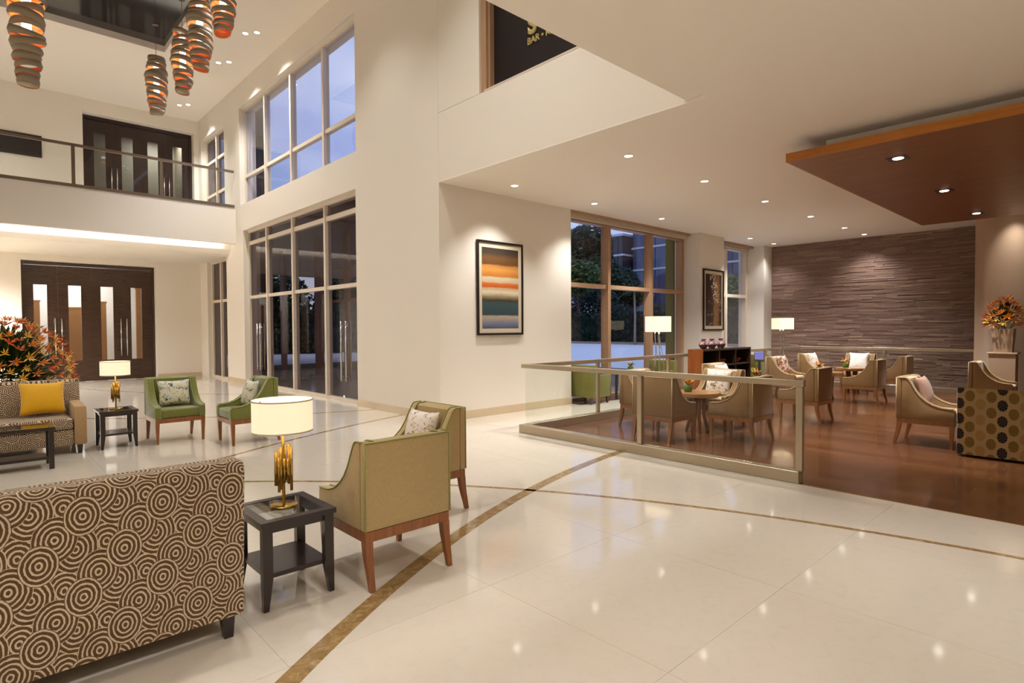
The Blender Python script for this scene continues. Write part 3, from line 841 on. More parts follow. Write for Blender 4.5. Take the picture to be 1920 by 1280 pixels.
# lounge armchairs
GL = 'taupe armchairs in the lounge'
pt = make_armchair('armchair', 'taupe_weave', 'taupe_light', 'taupe_light', 'lounge_leg')
lounge = [((6.50, 4.3), -90, 'taupe armchair with its back to the railing post, west of the first round table'),
          ((7.5, 5.33), 180, 'taupe armchair in the railing corner, mostly behind the railing post'),
          ((8.53, 4.3), 90, 'pale taupe armchair facing the railing with a floral cushion, behind the first round table'),
          ((7.5, 3.28), 0, 'taupe armchair with its back towards the lobby, just inside the end of the front railing'),
          ((9.73, 3.28), 0, 'taupe armchair seen from behind, just right of the railing end post'),
          ((9.73, 5.2), 180, 'taupe armchair in front of the bookcase, hidden behind a floral cushion chair'),
          ((12.75, 5.38), 180, 'taupe armchair holding a red patterned cushion beside the far floor lamp'),
          ((12.78, 3.3), 0, 'taupe armchair seen from behind in front of the white-cushioned chair'),
          ((14.6, 5.42), 180, 'taupe armchair with a floral cushion, left of the table nearest the stone wall'),
          ((15.52, 4.42), 90, 'taupe armchair with a bright white cushion against the far railing'),
          ((14.6, 3.25), 0, 'dark taupe armchair in front of the stone wall, right of the white-cushioned chair'),
          ((8.87, 2.05), 180, 'taupe armchair in the open floor with a rose silk cushion'),
          ((13.25, 2.0), 180, 'dark taupe armchair in front of the flower pedestal')]
for i, (p, rz, lab) in enumerate(lounge): place(pt, i > 0, (p[0], p[1], 0), rz, lab, GL)
pillow('cushion', 'floral_brown', (8.53, 4.3), 90, .42, .40, .15, .24, 15, 'white floral cushion on the chair behind the first round table')
pillow('cushion', 'floral_brown', (9.73, 5.2), 180, .42, .38, .15, .24, 15, 'cushion peeping over the chair in front of the bookcase')
pillow('cushion', 'floral_red', (12.75, 5.38), 180, .44, .42, .15, .24, 15, 'red and cream patterned cushion beside the far floor lamp')
pillow('cushion', 'floral_brown', (14.6, 5.42), 180, .44, .42, .15, .24, 15, 'floral cushion on the chair left of the far table')
pillow('cushion', 'floral_white', (15.52, 4.42), 90, .42, .42, .15, .24, 15, 'bright white cushion against the far railing')
pillow('cushion', 'rose_silk', (8.87, 2.05), 180, .42, .40, .14, .24, 15, 'rose silk cushion on the armchair in the open floor')

# lobby sofas (back plane at y = 0, sitting towards +y)
def make_sofa(xl, xr):
    t = empty('sofa')
    MB().prism([(.0, .11), (.10, .11), (.17, .45), (.13, .84), (.10, .866), (-.02, .866), (-.045, .83)], 'x', xl, xr, bev=.02).build('backrest', 'circle_print', t, smooth=True)
    MB().box(xl+.13, xr-.13, .175, .74, .11, .30, .015, 2).build('seat_base', 'circle_print', t, smooth=True)
    n = 2; w = (xr-xl-.26)/n
    for k in range(n):
        MB().box(xl+.13+k*w+.004, xl+.13+(k+1)*w-.004, .18, .76, .302, .44, .03, 3).build('seat_cushion', 'circle_print', t, smooth=True)
    for s, x in ((-1, xl), (1, xr)):
        a, b = (x, x+.125) if s < 0 else (x-.125, x)
        MB().prism([(.105, .11), (.75, .11), (.77, .14), (.77, .50), (.74, .57), (.60, .585), (.185, .60)], 'x', a, b, bev=.02).build('armrest', 'tan_cloth', t, smooth=True)
        for y, sp in ((.05, -.012), (.70, .012)):
            xx = x-s*.07
            def sq(x_, y_, h, z_): return [(x_-h, y_-h, z_), (x_+h, y_-h, z_), (x_+h, y_+h, z_), (x_-h, y_+h, z_)]
            MB().hexa(sq(xx, y+sp, .02, 0), sq(xx, y, .03, .112)).build('leg', 'wenge_black', t)
    return t
s1 = make_sofa(-.95, .955); s1.location = (0, 2.965, 0); tag(s1, 'brown and cream circle-print sofa seen from behind in the foreground', 'sofa', 'circle-print sofas')
s2 = copy_tree(s1); s2.location = (.06, 9.52, 0); s2.rotation_euler = (0, 0, PI); tag(s2, 'brown and cream circle-print sofa facing the camera with a yellow cushion', 'sofa', 'circle-print sofas')
pillow('cushion', 'yellow_silk', (.62, 9.52), 180, .46, .42, .17, .31, 18, 'plain yellow cushion on the far circle-print sofa', seat=.45)

# patterned settee at the right edge (back plane x = 0, sitting towards +x)
t = empty('settee', (8.26, .5, 0)); tag(t, 'settee in a medallion print, seen from behind at the right edge', 'settee')
MB().prism([(0, .03), (.16, .03), (.2, .42), (.14, .775), (0, .79)], 'y', -.9, .88, bev=.015).build('backrest', 'medallion_print', t, smooth=True)
MB().box(.205, .8, -.74, .72, .06, .42, .03, 2).build('seat', 'medallion_print', t, smooth=True)
for a, b in ((-.9, -.75), (.73, .88)): MB().box(.205, .8, a, b, .06, .58, .03, 2).build('armrest', 'medallion_print', t, smooth=True)
for x in (.05, .75):
    for y in (-.84, .82): MB().box(x-.025, x+.025, y-.025, y+.025, 0, .06).build('leg', 'wenge_black', t)

# green club chairs by the window
def club():
    t = empty('club_chair')
    MB().box(-.32, .32, 0, .16, .13, .76, .02, 2).build('backrest', 'olive_cloth', t, smooth=True)
    MB().box(-.21, .21, .165, .60, .13, .42, .02, 2).build('seat', 'olive_cloth', t, smooth=True)
    for s in (-1, 1): MB().box(min(s*.215, s*.32), max(s*.215, s*.32), .165, .60, .13, .56, .015, 2).build('armrest', 'olive_cloth', t, smooth=True)
    for x in (-.28, .28):
        for y in (.05, .55): MB().hexa([(x-.015, y-.015, 0), (x+.015, y-.015, 0), (x+.015, y+.015, 0), (x-.015, y+.015, 0)], [(x-.025, y-.025, .13), (x+.025, y-.025, .13), (x+.025, y+.025, .13), (x-.025, y+.025, .13)]).build('leg', 'wenge_black', t)
    return t
GC = 'green club chairs along the windows'
c1 = club()
for i, (p, rz, lab) in enumerate((((8.72, 7.45), -90, 'boxy green club chair behind the corner of the glass railing'),
                                  ((11.4, 7.2), 90, 'boxy green club chair by the window behind the near floor lamp'),
                                  ((15.2, 6.8), 90, 'boxy green club chair by the narrow window right of the bookcase'))):
    o = c1 if i == 0 else copy_tree(c1); o.location = (p[0], p[1], 0); o.rotation_euler = (0, 0, R(rz)); tag(o, lab, 'armchair', GC)

# ================================================================== TABLES
def side_table():
    t = empty('side_table'); W, D, H = .21, .23, .48
    fr = MB()
    for q in ((-W, W, -D, -D+.05), (-W, W, D-.05, D), (-W, -W+.05, -D+.05, D-.05), (W-.05, W, -D+.05, D-.05)): fr.box(q[0], q[1], q[2], q[3], H-.028, H)
    fr.box(-W+.03, W-.03, -D+.03, -D+.045, H-.07, H-.028); fr.box(-W+.03, W-.03, D-.045, D-.03, H-.07, H-.028)
    fr.box(-W+.03, -W+.045, -D+.03, D-.03, H-.07, H-.028); fr.box(W-.045, W-.03, -D+.03, D-.03, H-.07, H-.028)
    fr.build('top_frame', 'wenge_black', t)
    MB().box(-W+.048, W-.048, -D+.048, D-.048, H-.012, H-.002).build('glass_top', 'table_glass', t)
    MB().box(-W+.035, W-.035, -D+.035, D-.035, .165, .19).build('shelf', 'wenge_black', t)
    for sx in (-1, 1):
        for sy in (-1, 1):
            def sq(h, k, z): 
                x0, y0 = sx*(W-.012-h), sy*(D-.012-k)
                return [(x0-h, y0-k, z), (x0+h, y0-k, z), (x0+h, y0+k, z), (x0-h, y0+k, z)]
            lg = MB(); r0, r1, r2 = [[lg.bm.verts.new(p) for p in q] for q in (sq(.014, .014, 0), sq(.026, .022, .17), sq(.026, .022, H-.0285))]
            for A, Bq in ((r0, r1), (r1, r2)):
                for k in range(4): lg.bm.faces.new((A[k], A[(k+1) % 4], Bq[(k+1) % 4], Bq[k]))
            lg.bm.faces.new(r0[::-1]); lg.bm.faces.new(r2); lg.build('leg', 'wenge_black', t)
    return t
T1, T2 = (1.295, 3.33), (1.345, 9.0)
a = side_table(); a.location = (*T1, 0); tag(a, 'dark wood side table with glass top in the foreground beside the sofa', 'side table', 'dark side tables')
b = copy_tree(a); b.location = (*T2, 0); tag(b, 'dark wood side table between the far sofa and the green armchair', 'side table', 'dark side tables')
def table_lamp(shade):
    t = empty('table_lamp')
    MB().lathe([(0, 0), (.075, 0), (.075, .012), (.07, .016), (0, .016)], 32).build('base', 'brass', t, smooth=True)
    MB().tube([(0, 0, .016), (0, 0, .50)], .009, 12).build('pole', 'brass', t)
    rn = random.Random(5); cage = empty('tube_cluster'); cage.parent = t
    for k in range(14):
        a_ = 2*PI*k/14; rr = .043 if k % 2 else .034
        z0 = rn.uniform(.09, .16); z1 = rn.uniform(.27, .36)
        MB().tube([(rr*math.cos(a_), rr*math.sin(a_), z0), (rr*math.cos(a_), rr*math.sin(a_), z1)], .0085, 8).build('brass_tube', 'brass', cage)
    MB().lathe([(.0, .20), (.036, .20), (.036, .206), (0, .206)], 24).build('spacer', 'brass', cage)
    MB().lathe([(.162, .44), (.165, .44), (.165, .615), (.162, .615), (.161, .612), (.161, .443), (.162, .44)], 48).build('lamp_shade', shade, t, smooth=True)
    MB().lathe([(.1635, .436), (.1665, .436), (.1665, .444), (.1635, .444), (.1635, .436)], 48).build('shade_trim', 'mat_board', t, smooth=True)
    MB().lathe([(.1635, .611), (.1665, .611), (.1665, .619), (.1635, .619), (.1635, .611)], 48).build('shade_trim', 'mat_board', t, smooth=True)
    sp = MB()
    for k in range(3):
        a_ = 2*PI*k/3; sp.tube([(0, 0, .5), (.161*math.cos(a_), .161*math.sin(a_), .6)], .003, 5)
    sp.build('shade_spider', 'brass', t)
    light('POINT', 'lamp_bulb', (0, 0, .56), .5, WARM, t, .04)
    return t
l1 = table_lamp('lamp_shade'); l1.location = (*T1, .48); tag(l1, 'brass tube table lamp with a cream drum shade in the foreground', 'table lamp', 'brass table lamps')
l2 = copy_tree(l1); l2.location = (*T2, .48); tag(l2, 'brass tube table lamp on the far side table by the green armchair', 'table lamp', 'brass table lamps')

t = empty('coffee_table', (0, 8.19, 0)); tag(t, 'long dark coffee table with glass top in front of the far sofa', 'coffee table')
fr = MB()
for q in ((-.75, .64, -.21, -.16), (-.75, .64, .16, .21), (-.75, -.70, -.16, .16), (.59, .64, -.16, .16)): fr.box(q[0], q[1], q[2], q[3], .42, .455)
fr.build('top_frame', 'wenge_black', t)
MB().box(-.70, .59, -.16, .16, .44, .452).build('glass_top', 'table_glass', t)
MB().box(-.68, .57, -.15, .15, .10, .13).build('shelf', 'wenge_black', t)
for x in (-.72, .605):
    for y in (-.18, .18): MB().box(x-.022, x+.022, y-.022, y+.022, 0, .42).build('leg', 'wenge_black', t)

def bloom_meshes():
    out = []
    rn = random.Random(11)
    for m in ('bloom_orange', 'bloom_yellow', 'bloom_red'):
        mb = MB()
        for k in range(8):
            a_ = 2*PI*k/8+rn.uniform(-.3, .3); tilt = rn.uniform(.5, 1.15); l = rn.uniform(.07, .12); w = .0105
            d = Vector((math.cos(a_)*math.sin(tilt), math.sin(a_)*math.sin(tilt), math.cos(tilt))); s_ = d.cross(Vector((0, 0, 1))).normalized()*w
            n_ = s_.cross(d).normalized()*.004
            b0 = Vector((0, 0, 0)); m0 = d*l*.5; e0 = d*l
            vs = [mb.bm.verts.new(p) for p in (b0, m0+s_, e0, m0-s_, m0+n_*2)]
            for q in ((0, 1, 4), (1, 2, 4), (2, 3, 4), (3, 0, 4)): mb.bm.faces.new([vs[i] for i in q])
            mb.bm.faces.new([vs[i] for i in (0, 3, 2, 1)])
        me = mb.mesh('bloom'); me.materials.append(M[m]); out.append(me)
    return out
BL = bloom_meshes()
def leaf_blade(mb, p, d, l, w):
    d = d.normalized(); s_ = d.cross(Vector((0, 0, 1)));
    if s_.length < 1e-3: s_ = Vector((1, 0, 0))
    s_ = s_.normalized()*w; n_ = s_.cross(d).normalized()*w*.35
    a_, b_, c_ = p, p+d*l*.5, p+d*l
    v = [mb.bm.verts.new(q) for q in (a_, b_+s_, c_, b_-s_, b_-n_)]
    for q in ((0, 1, 4), (1, 2, 4), (2, 3, 4), (3, 0, 4)): mb.bm.faces.new([v[i] for i in q])

def table_plant(loc, label, nb=3, seed=1):
    rn = random.Random(seed); t = empty('table_flowers', loc); tag(t, label, 'flowers', 'flowers on the lounge tables')
    MB().lathe([(0, 0), (.045, 0), (.058, .02), (.062, .05), (.055, .085), (.03, .10), (0, .105)], 20).build('moss_pot', 'moss_green', t, smooth=True)
    lf_ = MB()
    for k in range(5): 
        a_ = rn.uniform(0, 2*PI); leaf_blade(lf_, Vector((0, 0, .09)), Vector((math.cos(a_), math.sin(a_), rn.uniform(.6, 1.6))), rn.uniform(.10, .16), .022)
    lf_.build('leaf', 'leaf_green', t)
    for k in range(nb):
        a_ = 2*PI*k/nb+.4; o = link('bloom', BL[k % 2], None, t, (.03*math.cos(a_), .03*math.sin(a_), .11+.03*(k % 2)), (rn.uniform(-.5, .5), rn.uniform(-.5, .5), a_)); o.scale = (1.0,)*3
    return t
def round_table(loc, label):
    t = empty('round_table', (*loc, 0)); tag(t, label, 'table', 'round wooden tables in the lounge')
    MB().lathe([(0, .50), (.285, .50), (.31, .515), (.315, .56), (.31, .567), (0, .567)], 48).build('table_top', 'table_wood', t, smooth=True)
    for k in range(4):
        a_ = PI/4+k*PI/2; c, s_ = math.cos(a_), math.sin(a_)
        MB().tube([(.10*c, .10*s_, .50), (.095*c, .095*s_, .25), (.15*c, .15*s_, 0)], [.032, .026, .02], 10).build('leg', 'lounge_leg', t)
    return t
for i, (p, lab, fl) in enumerate((((7.62, 4.28), 'round wooden table nearest the glass railing', 'small orange flower pot on the round table nearest the railing'),
                              ((9.8, 4.27), 'round wooden table in front of the bookcase', 'small orange flower pot on the table in front of the bookcase'),
                              ((12.78, 4.3), 'round wooden table beside the far floor lamp', 'small flower pot on the table beside the far floor lamp'),
                              ((14.45, 4.32), 'round wooden table nearest the stone wall', 'small flower pot on the table nearest the stone wall'))):
    round_table(p, lab); table_plant((p[0]-.08, p[1]+.1, .567), fl, 4 if i < 2 else 3, i+1)
t = empty('window_table', (10.15, 7.2, 0)); tag(t, 'small dark table between the green club chairs', 'table')
MB().box(-.3, .3, -.25, .25, .55, .59).build('table_top', 'wenge_black', t)
for x in (-.26, .26):
    for y in (-.21, .21): MB().box(x-.02, x+.02, y-.02, y+.02, 0, .55).build('leg', 'wenge_black', t)
table_plant((10.1, 7.2, .59), 'small red flower on the dark table between the club chairs', 2, 9)

# ================================================================== FLOOR LAMPS, BOOKCASE, VASES
def floor_lamp(loc, r, z0, z1, label):
    t = empty('floor_lamp', (*loc, 0)); tag(t, label, 'floor lamp', 'wire-legged floor lamps')
    MB().lathe([(r-.003, z0), (r, z0), (r, z1), (r-.003, z1), (r-.006, z1-.003), (r-.006, z0+.003), (r-.003, z0)], 40).build('lamp_shade', 'lamp_shade_far', t, smooth=True)
    for k in range(5):
        a_ = 2*PI*k/5+.3; c, s_ = math.cos(a_), math.sin(a_); pts = []
        for i in range(15):
            u = i/14; z_ = z0+.06-(z0+.06)*u
            rr = .035+.10*u+.02*math.sin(u*9+k); sw_ = .016*math.sin(u*14+k*1.7)
            pts.append((rr*c-sw_*s_, rr*s_+sw_*c, z_))
        MB().tube(pts, .006, 6).build('wire_leg', 'chrome', t)
    MB().lathe([(0, z0+.04), (.05, z0+.04), (.05, z0+.06), (0, z0+.06)], 20).build('collar', 'chrome', t, smooth=True)
    light('POINT', 'lamp_bulb', (0, 0, (z0+z1)/2), 5, WARM, t, .06)
floor_lamp((8.52, 5.51), .215, 1.42, 1.68, 'floor lamp with white drum shade in front of the big window')
floor_lamp((13.6, 5.5), .235, 1.435, 1.69, 'floor lamp with white drum shade in front of the stone wall')

t = empty('bookcase', (10.03, 5.53, 0)); tag(t, 'low open brown bookcase behind the first lounge chairs', 'bookcase')
W, D, H = 2.03, .30, 1.07
MB().box(0, .035, 0, D, 0, H).build('side_panel', 'bookcase_wood', t); MB().box(W-.035, W, 0, D, 0, H).build('side_panel', 'bookcase_dark', t)
MB().box(.035, W-.035, 0, D, H-.035, H).build('top_panel', 'bookcase_dark', t); MB().box(.035, W-.035, 0, D, .05, .085).build('bottom_panel', 'bookcase_dark', t)
MB().box(.035, W-.035, D-.02, D, .085, H-.035).build('back_panel', 'bookcase_dark', t)
for x in (.68, 1.36): MB().box(x-.0125, x+.0125, .005, D-.02, .085, H-.035).build('divider', 'bookcase_dark', t)
for z in (.42, .74):
    for a_, b_ in ((.035, .6675), (.6925, 1.3475), (1.3725, W-.035)): MB().box(a_, b_, .005, D-.02, z-.0125, z+.0125).build('shelf', 'bookcase_dark', t)
for i, (x, lab) in enumerate(((11.0, 'middle'), (11.65, 'right'))):
    v = MB().lathe([(0, 0), (.04, 0), (.09, .05), (.12, .10), (.112, .102), (.08, .06), (0, .02)], 9, smooth=False).build('dish', 'red_glaze', None, (x, 5.675, .754))
    tag(v, 'red fluted dish in the %s bay of the bookcase' % lab, 'dish')
vb = MB().lathe([(0, 0), (.045, 0), (.06, .02), (.10, .085), (.065, .15), (.038, .165), (.05, .195), (.042, .195), (.03, .17), (0, .16)], 8, smooth=False).mesh('vase'); vb.materials.append(M['vase_glaze'])
for i, x in enumerate((10.30, 10.62, 10.98)):
    o = link('vase', vb, None, None, (x-.02, 5.64, 1.07), (0, 0, .3*i)); tag(o, 'faceted purple vase on the bookcase, %s of the three' % ('leftmost', 'middle one', 'rightmost')[i], 'vase', 'purple vases on the bookcase')
t = empty('television', (14.1, 6.25, 0)); tag(t, 'small lit blue screen on a stand right of the bookcase', 'television')
MB().box(-.02, .02, -.13, .13, .66, .93).build('casing', 'screen_bezel', t); MB().box(-.024, -.0205, -.11, .11, .69, .90).build('screen', 'screen_blue', t)
MB().box(-.02, .02, -.03, .03, .02, .66).build('stand', 'screen_bezel', t); MB().box(-.12, .12, -.15, .15, 0, .02).build('foot', 'screen_bezel', t)

# ================================================================== PICTURES AND SIGN
def picture(name, x0, x1, y, z0, z1, canvas, label):
    t = empty(name, ((x0+x1)/2, y, z0)); tag(t, label, 'picture'); w, h = (x1-x0)/2, z1-z0
    f = MB()
    for q in ((-w, w, 0, .035), (-w, w, h-.035, h), (-w, -w+.03, .035, h-.035), (w-.03, w, .035, h-.035)): f.box(q[0], q[1], -.045, -.001, q[2], q[3])
    f.build('frame', 'black_frame', t)
    MB().box(-w+.03, w-.03, -.025, -.002, .035, h-.035).build('mount_board', 'mat_board', t)
    MB().box(-w+.105, w-.105, -.028, -.0255, .115, h-.115).build('canvas', canvas, t)
picture('picture', 6.215, 7.27, YA, 1.38, 2.99, 'striped_canvas', 'tall framed abstract picture of orange, cream and slate-blue bands')
picture('picture', 13.25, 14.27, 7.3, 1.41, 2.94, 'blossom_canvas', 'tall framed picture of pale blossom on dark brown, above the bookcase')
tag(MB().box(-1.0, 1.51, YD-.04, YD-.001, 6.28, 6.87).box(-1.0, 1.51, YD-.045, YD-.0405, 6.82, 6.87).build('wall_panel', 'dark_panel'), 'dark rectangular panel on the wall behind the balcony', 'panel')
def text(body, size, y, z, name, extr=.006, offs=0.0):
    cu = bpy.data.curves.new(name, 'FONT'); cu.body = body; cu.size = size; cu.extrude = extr; cu.bevel_depth = offs; cu.bevel_resolution = 1
    o = bpy.data.objects.new(name, cu); COL.objects.link(o)
    dg = bpy.context.evaluated_depsgraph_get(); me = bpy.data.meshes.new_from_object(o.evaluated_get(dg))
    bpy.data.objects.remove(o); me.materials.clear()
    return link(name, me, 'sign_gold', None, (5.612, y, z), (PI/2, 0, -PI/2))
sg = empty('wall_sign_lettering', (5.612, 5.66, 5.33)); tag(sg, 'gold lettering on the black upper wall', 'sign')
def islands(me):
    bm = bmesh.new(); bm.from_mesh(me); bmesh.ops.remove_doubles(bm, verts=bm.verts[:], dist=1e-5); seen = set(); out = []
    for v in bm.verts:
        if v in seen: continue
        stack, comp = [v], set()
        while stack:
            q = stack.pop()
            if q in comp: continue
            comp.add(q); stack += [e.other_vert(q) for e in q.link_edges]
        seen |= comp; idx = {q: k for k, q in enumerate(comp)}
        fs = {f for q in comp for f in q.link_faces}
        m = bpy.data.meshes.new('letter'); m.from_pydata([q.co[:] for q in comp], [], [[idx[q] for q in f.verts] for f in fs]); out.append(m)
    bm.free(); return out
for b_, s_, y_, z_, of in (('BAR \u2022 KITCHEN', .125, 5.685, 5.345, .0022), ('S', .34, 5.665, 5.48, .015)):
    o = text(b_, s_, y_, z_, 'letters', offs=of); me = o.data; bpy.data.objects.remove(o)
    for m in islands(me):
        link('letter', m, 'sign_gold', sg, Vector((5.612, y_, z_))-sg.location, (PI/2, 0, -PI/2))

# ================================================================== FLOWERS
def bouquet(t, c, rx, rz, n, seed, zmin=-.1, scale=1.0, leaves=500, blade=.16):
    rn = random.Random(seed); mb = MB(); st_ = MB()
    for k in range(leaves):
        a_ = rn.uniform(0, 2*PI); e = math.asin(rn.uniform(zmin, 1)); rr = rn.uniform(.35, .88)
        d = Vector((math.cos(a_)*math.cos(e)*rx, math.sin(a_)*math.cos(e)*rx, math.sin(e)*rz))
        leaf_blade(mb, Vector(c)+d*rr*.9, d+Vector((rn.uniform(-.2, .2), rn.uniform(-.2, .2), .15))*rx, blade*rn.uniform(.6, 1.2), blade*.13)
    f = mb.build('foliage', 'bush_leaf', t); f['kind'] = 'stuff'
    for k in range(n):
        i = k+.5; e = math.asin(zmin+(1-zmin)*i/n); a_ = PI*(1+5**.5)*i
        d = Vector((math.cos(a_)*math.cos(e)*rx, math.sin(a_)*math.cos(e)*rx, math.sin(e)*rz))*rn.uniform(.96, 1.08)
        q = d.to_track_quat('Z', 'Y').to_euler()
        o = link('bloom', rn.choice((BL[0], BL[0], BL[1], BL[2])), None, t, Vector(c)+d, (q.x+rn.uniform(-.3, .3), q.y+rn.uniform(-.3, .3), q.z)); s_ = scale*rn.uniform(.85, 1.25); o.scale = (s_, s_, s_)
        if k % 4 == 0: st_.tube([Vector(c)+Vector((0, 0, -rz*.5)), Vector(c)+d*.6, Vector(c)+d], .005, 4)
    st_.build('stems', 'stem_green', t)
t = empty('flower_bush', (.24, 10.75, 0)); tag(t, 'large dome of orange spiky flowers behind the far sofa', 'flowers')
MB().lathe([(0, 0), (.34, 0), (.42, .45), (.44, .5), (.40, .5), (.36, .4), (0, .4)], 28).build('planter', 'wenge_black', t, smooth=True)
bouquet(t, (0, 0, .82), .80, .80, 298, 4, -.5, .95, 2200, .19)
t = empty('flower_pedestal', (14.5, 1.71, 0)); tag(t, 'square beige pedestal in front of the round column', 'pedestal')
MB().hexa([(-.19, -.19, 0), (.19, -.19, 0), (.19, .19, 0), (-.19, .19, 0)], [(-.2, -.2, .95), (.2, -.2, .95), (.2, .2, .95), (-.2, .2, .95)]).build('plinth', 'planter_beige', t)
MB().box(-.225, .225, -.225, .225, .95, .98, .004, 1).build('cap', 'planter_beige', t)
t = empty('flower_planter', (14.5, 1.71, .98)); tag(t, 'tapered beige planter of orange and yellow flowers on the pedestal', 'flowers')
MB().hexa([(-.135, -.135, 0), (.135, -.135, 0), (.135, .135, 0), (-.135, .135, 0)], [(-.165, -.165, .45), (.165, -.165, .45), (.165, .165, .45), (-.165, .165, .45)]).build('planter', 'planter_beige', t)
bouquet(t, (0, 0, .55), .27, .46, 60, 8, -.1, .95, 160, .15)

# ================================================================== PENDANT LIGHTS
def pendant(x, y, z0, z1, rad, seed, label):
    rn = random.Random(seed); t = empty('pendant_light', (x, y, z0)); tag(t, label, 'pendant light', 'ribbon pendant lights')
    Lh = z1-z0; pitch = .105; th = .006; nst = 36; nb = int(Lh/pitch)
    for i in range(nb):
        u = (i+.5)/nb; z_ = u*Lh
        env = .60+.40*math.sin(min(1, u/.6)*PI/2) if u < .6 else 1-.25*((u-.6)/.4)**1.4
        rr0 = rad*env*rn.uniform(.93, 1.07); tl = rn.uniform(.10, .26)*(1 if u > .25 else .6); td = rn.uniform(0, 2*PI); bw = rn.uniform(.085, .115)
        wa, wp = rn.uniform(.1, .38), rn.uniform(0, 2*PI); ox, oy = rn.uniform(-.06, .06)*rad, rn.uniform(-.06, .06)*rad
        mb = MB(); rings = []
        for k in range(nst):
            a_ = 2*PI*k/nst; c, s_ = math.cos(a_), math.sin(a_)
            w = bw/2*(1+wa*math.sin(a_+wp)); zz = z_+math.tan(tl)*rr0*math.cos(a_-td)
            ra_, rb2 = rr0*(1-.05), rr0*(1+.03)
            rings.append([mb.bm.verts.new(p) for p in ((ox+ra_*c, oy+ra_*s_, zz-w), (ox+rb2*c, oy+rb2*s_, zz), (ox+ra_*c, oy+ra_*s_, zz+w), (ox+(ra_-th)*c, oy+(ra_-th)*s_, zz+w), (ox+(rb2-th)*c, oy+(rb2-th)*s_, zz), (ox+(ra_-th)*c, oy+(ra_-th)*s_, zz-w))])
        for k in range(nst):
            A_, B_ = rings[k], rings[(k+1) % nst]
            for q in range(6):
                f = mb.bm.faces.new((A_[q], B_[q], B_[(q+1) % 6], A_[(q+1) % 6])); f.material_index = 1 if q in (3, 4) else 0; f.smooth = q in (0, 1, 3, 4)
        mb.build('ribbon_band', ('ribbon_outer', 'ribbon_inner'), t)
    MB().lathe([(0, Lh*.38), (.05, Lh*.38), (.055, Lh*.40), (.055, Lh*.9), (0, Lh*.92)], 16).build('glow_tube', 'lamp_lens_soft', t, smooth=True)
    if seed < 4: MB().lathe([(0, .012), (rad*.56, .012), (rad*.56, .018), (0, .018)], 24).build('end_cap', 'ribbon_outer', t)
    MB().tube([(0, 0, Lh*.9), (0, 0, ZH+.12-z0)], .006, 6).build('cable', 'dark_steel', t)
    MB().lathe([(0, ZH+.10-z0), (.06, ZH+.10-z0), (.06, ZH+.12-z0), (0, ZH+.12-z0)], 16).build('ceiling_rose', 'dark_steel', t)
emis('lamp_lens_soft', (1, .86, .66, 1), 3.0)
for p in ((.64, 10.6, 4.93, 6.9, .215, 1, 'large ribbon pendant light at the far left of the group'),
          (3.13, 15.0, 6.33, 7.6, .215, 2, 'smallest and lowest of the four ribbon pendants at the right'),
          (3.30, 13.5, 6.40, 7.66, .215, 3, 'ribbon pendant light just right of the smallest one, tip against the pale ceiling'),
          (3.19, 11.85, 6.30, 7.75, .215, 4, 'ribbon pendant light crossing the edge of the dark ceiling recess'),
          (3.40, 11.2, 6.80, 7.9, .215, 5, 'rightmost ribbon pendant light, cut by the top of the picture')):
    pendant(*p)

# ================================================================== OUTSIDE
gr = struct(MB().box(-40, 130, 8.02, 160, -.4, -.1).box(17.6, 130, -60, 8.02, -.4, -.1).build('ground_road', 'asphalt'))
# porch in front of the entrance
pc = MB(); pc.box(5.905, 15.5, 17.0, 31.0, 4.35, 4.7); pc.box(5.905, 9.0, 10.0, 17.0, 4.35, 4.7); pc.box(5.905, 6.45, 17.4, 17.6, -.1, 4.35)
struct(pc.build('ceiling_porch', 'porch_brown'))
pf = struct(empty('window_porch', (8.3, 14.0, -.1)))
for y, w in ((.4, .06), (2.2, .14), (4.15, .22), (7.1, .16), (9.6, .1)): MB().box(-.05, .05, y-w, y+w, 0, 4.45).build('mullion', 'porch_frame', pf)
for z in (2.42, 3.4): MB().box(-.04, .04, 0, 4.1, z, z+.09).build('transom', 'porch_frame', pf)
for a, b in ((.48, 2.04), (2.36, 3.9)): MB().box(-.005, .005, a, b, 0.02, 2.4).build('pane', 'window_glass', pf)
struct(MB().box(5.905, 6.3, 16.85, 17.05, 4.75, 9.5).build('wall_fin', 'fin_dark'))
struct(MB().box(5.9, 6.1, 7.6, 21, 7.95, 8.2).build('ceiling_eaves', 'fin_dark'))
struct(MB().box(13.1, 13.5, 8.02, 8.25, -.1, 4.3).build('wall_window_fin', 'olive_cloth'))

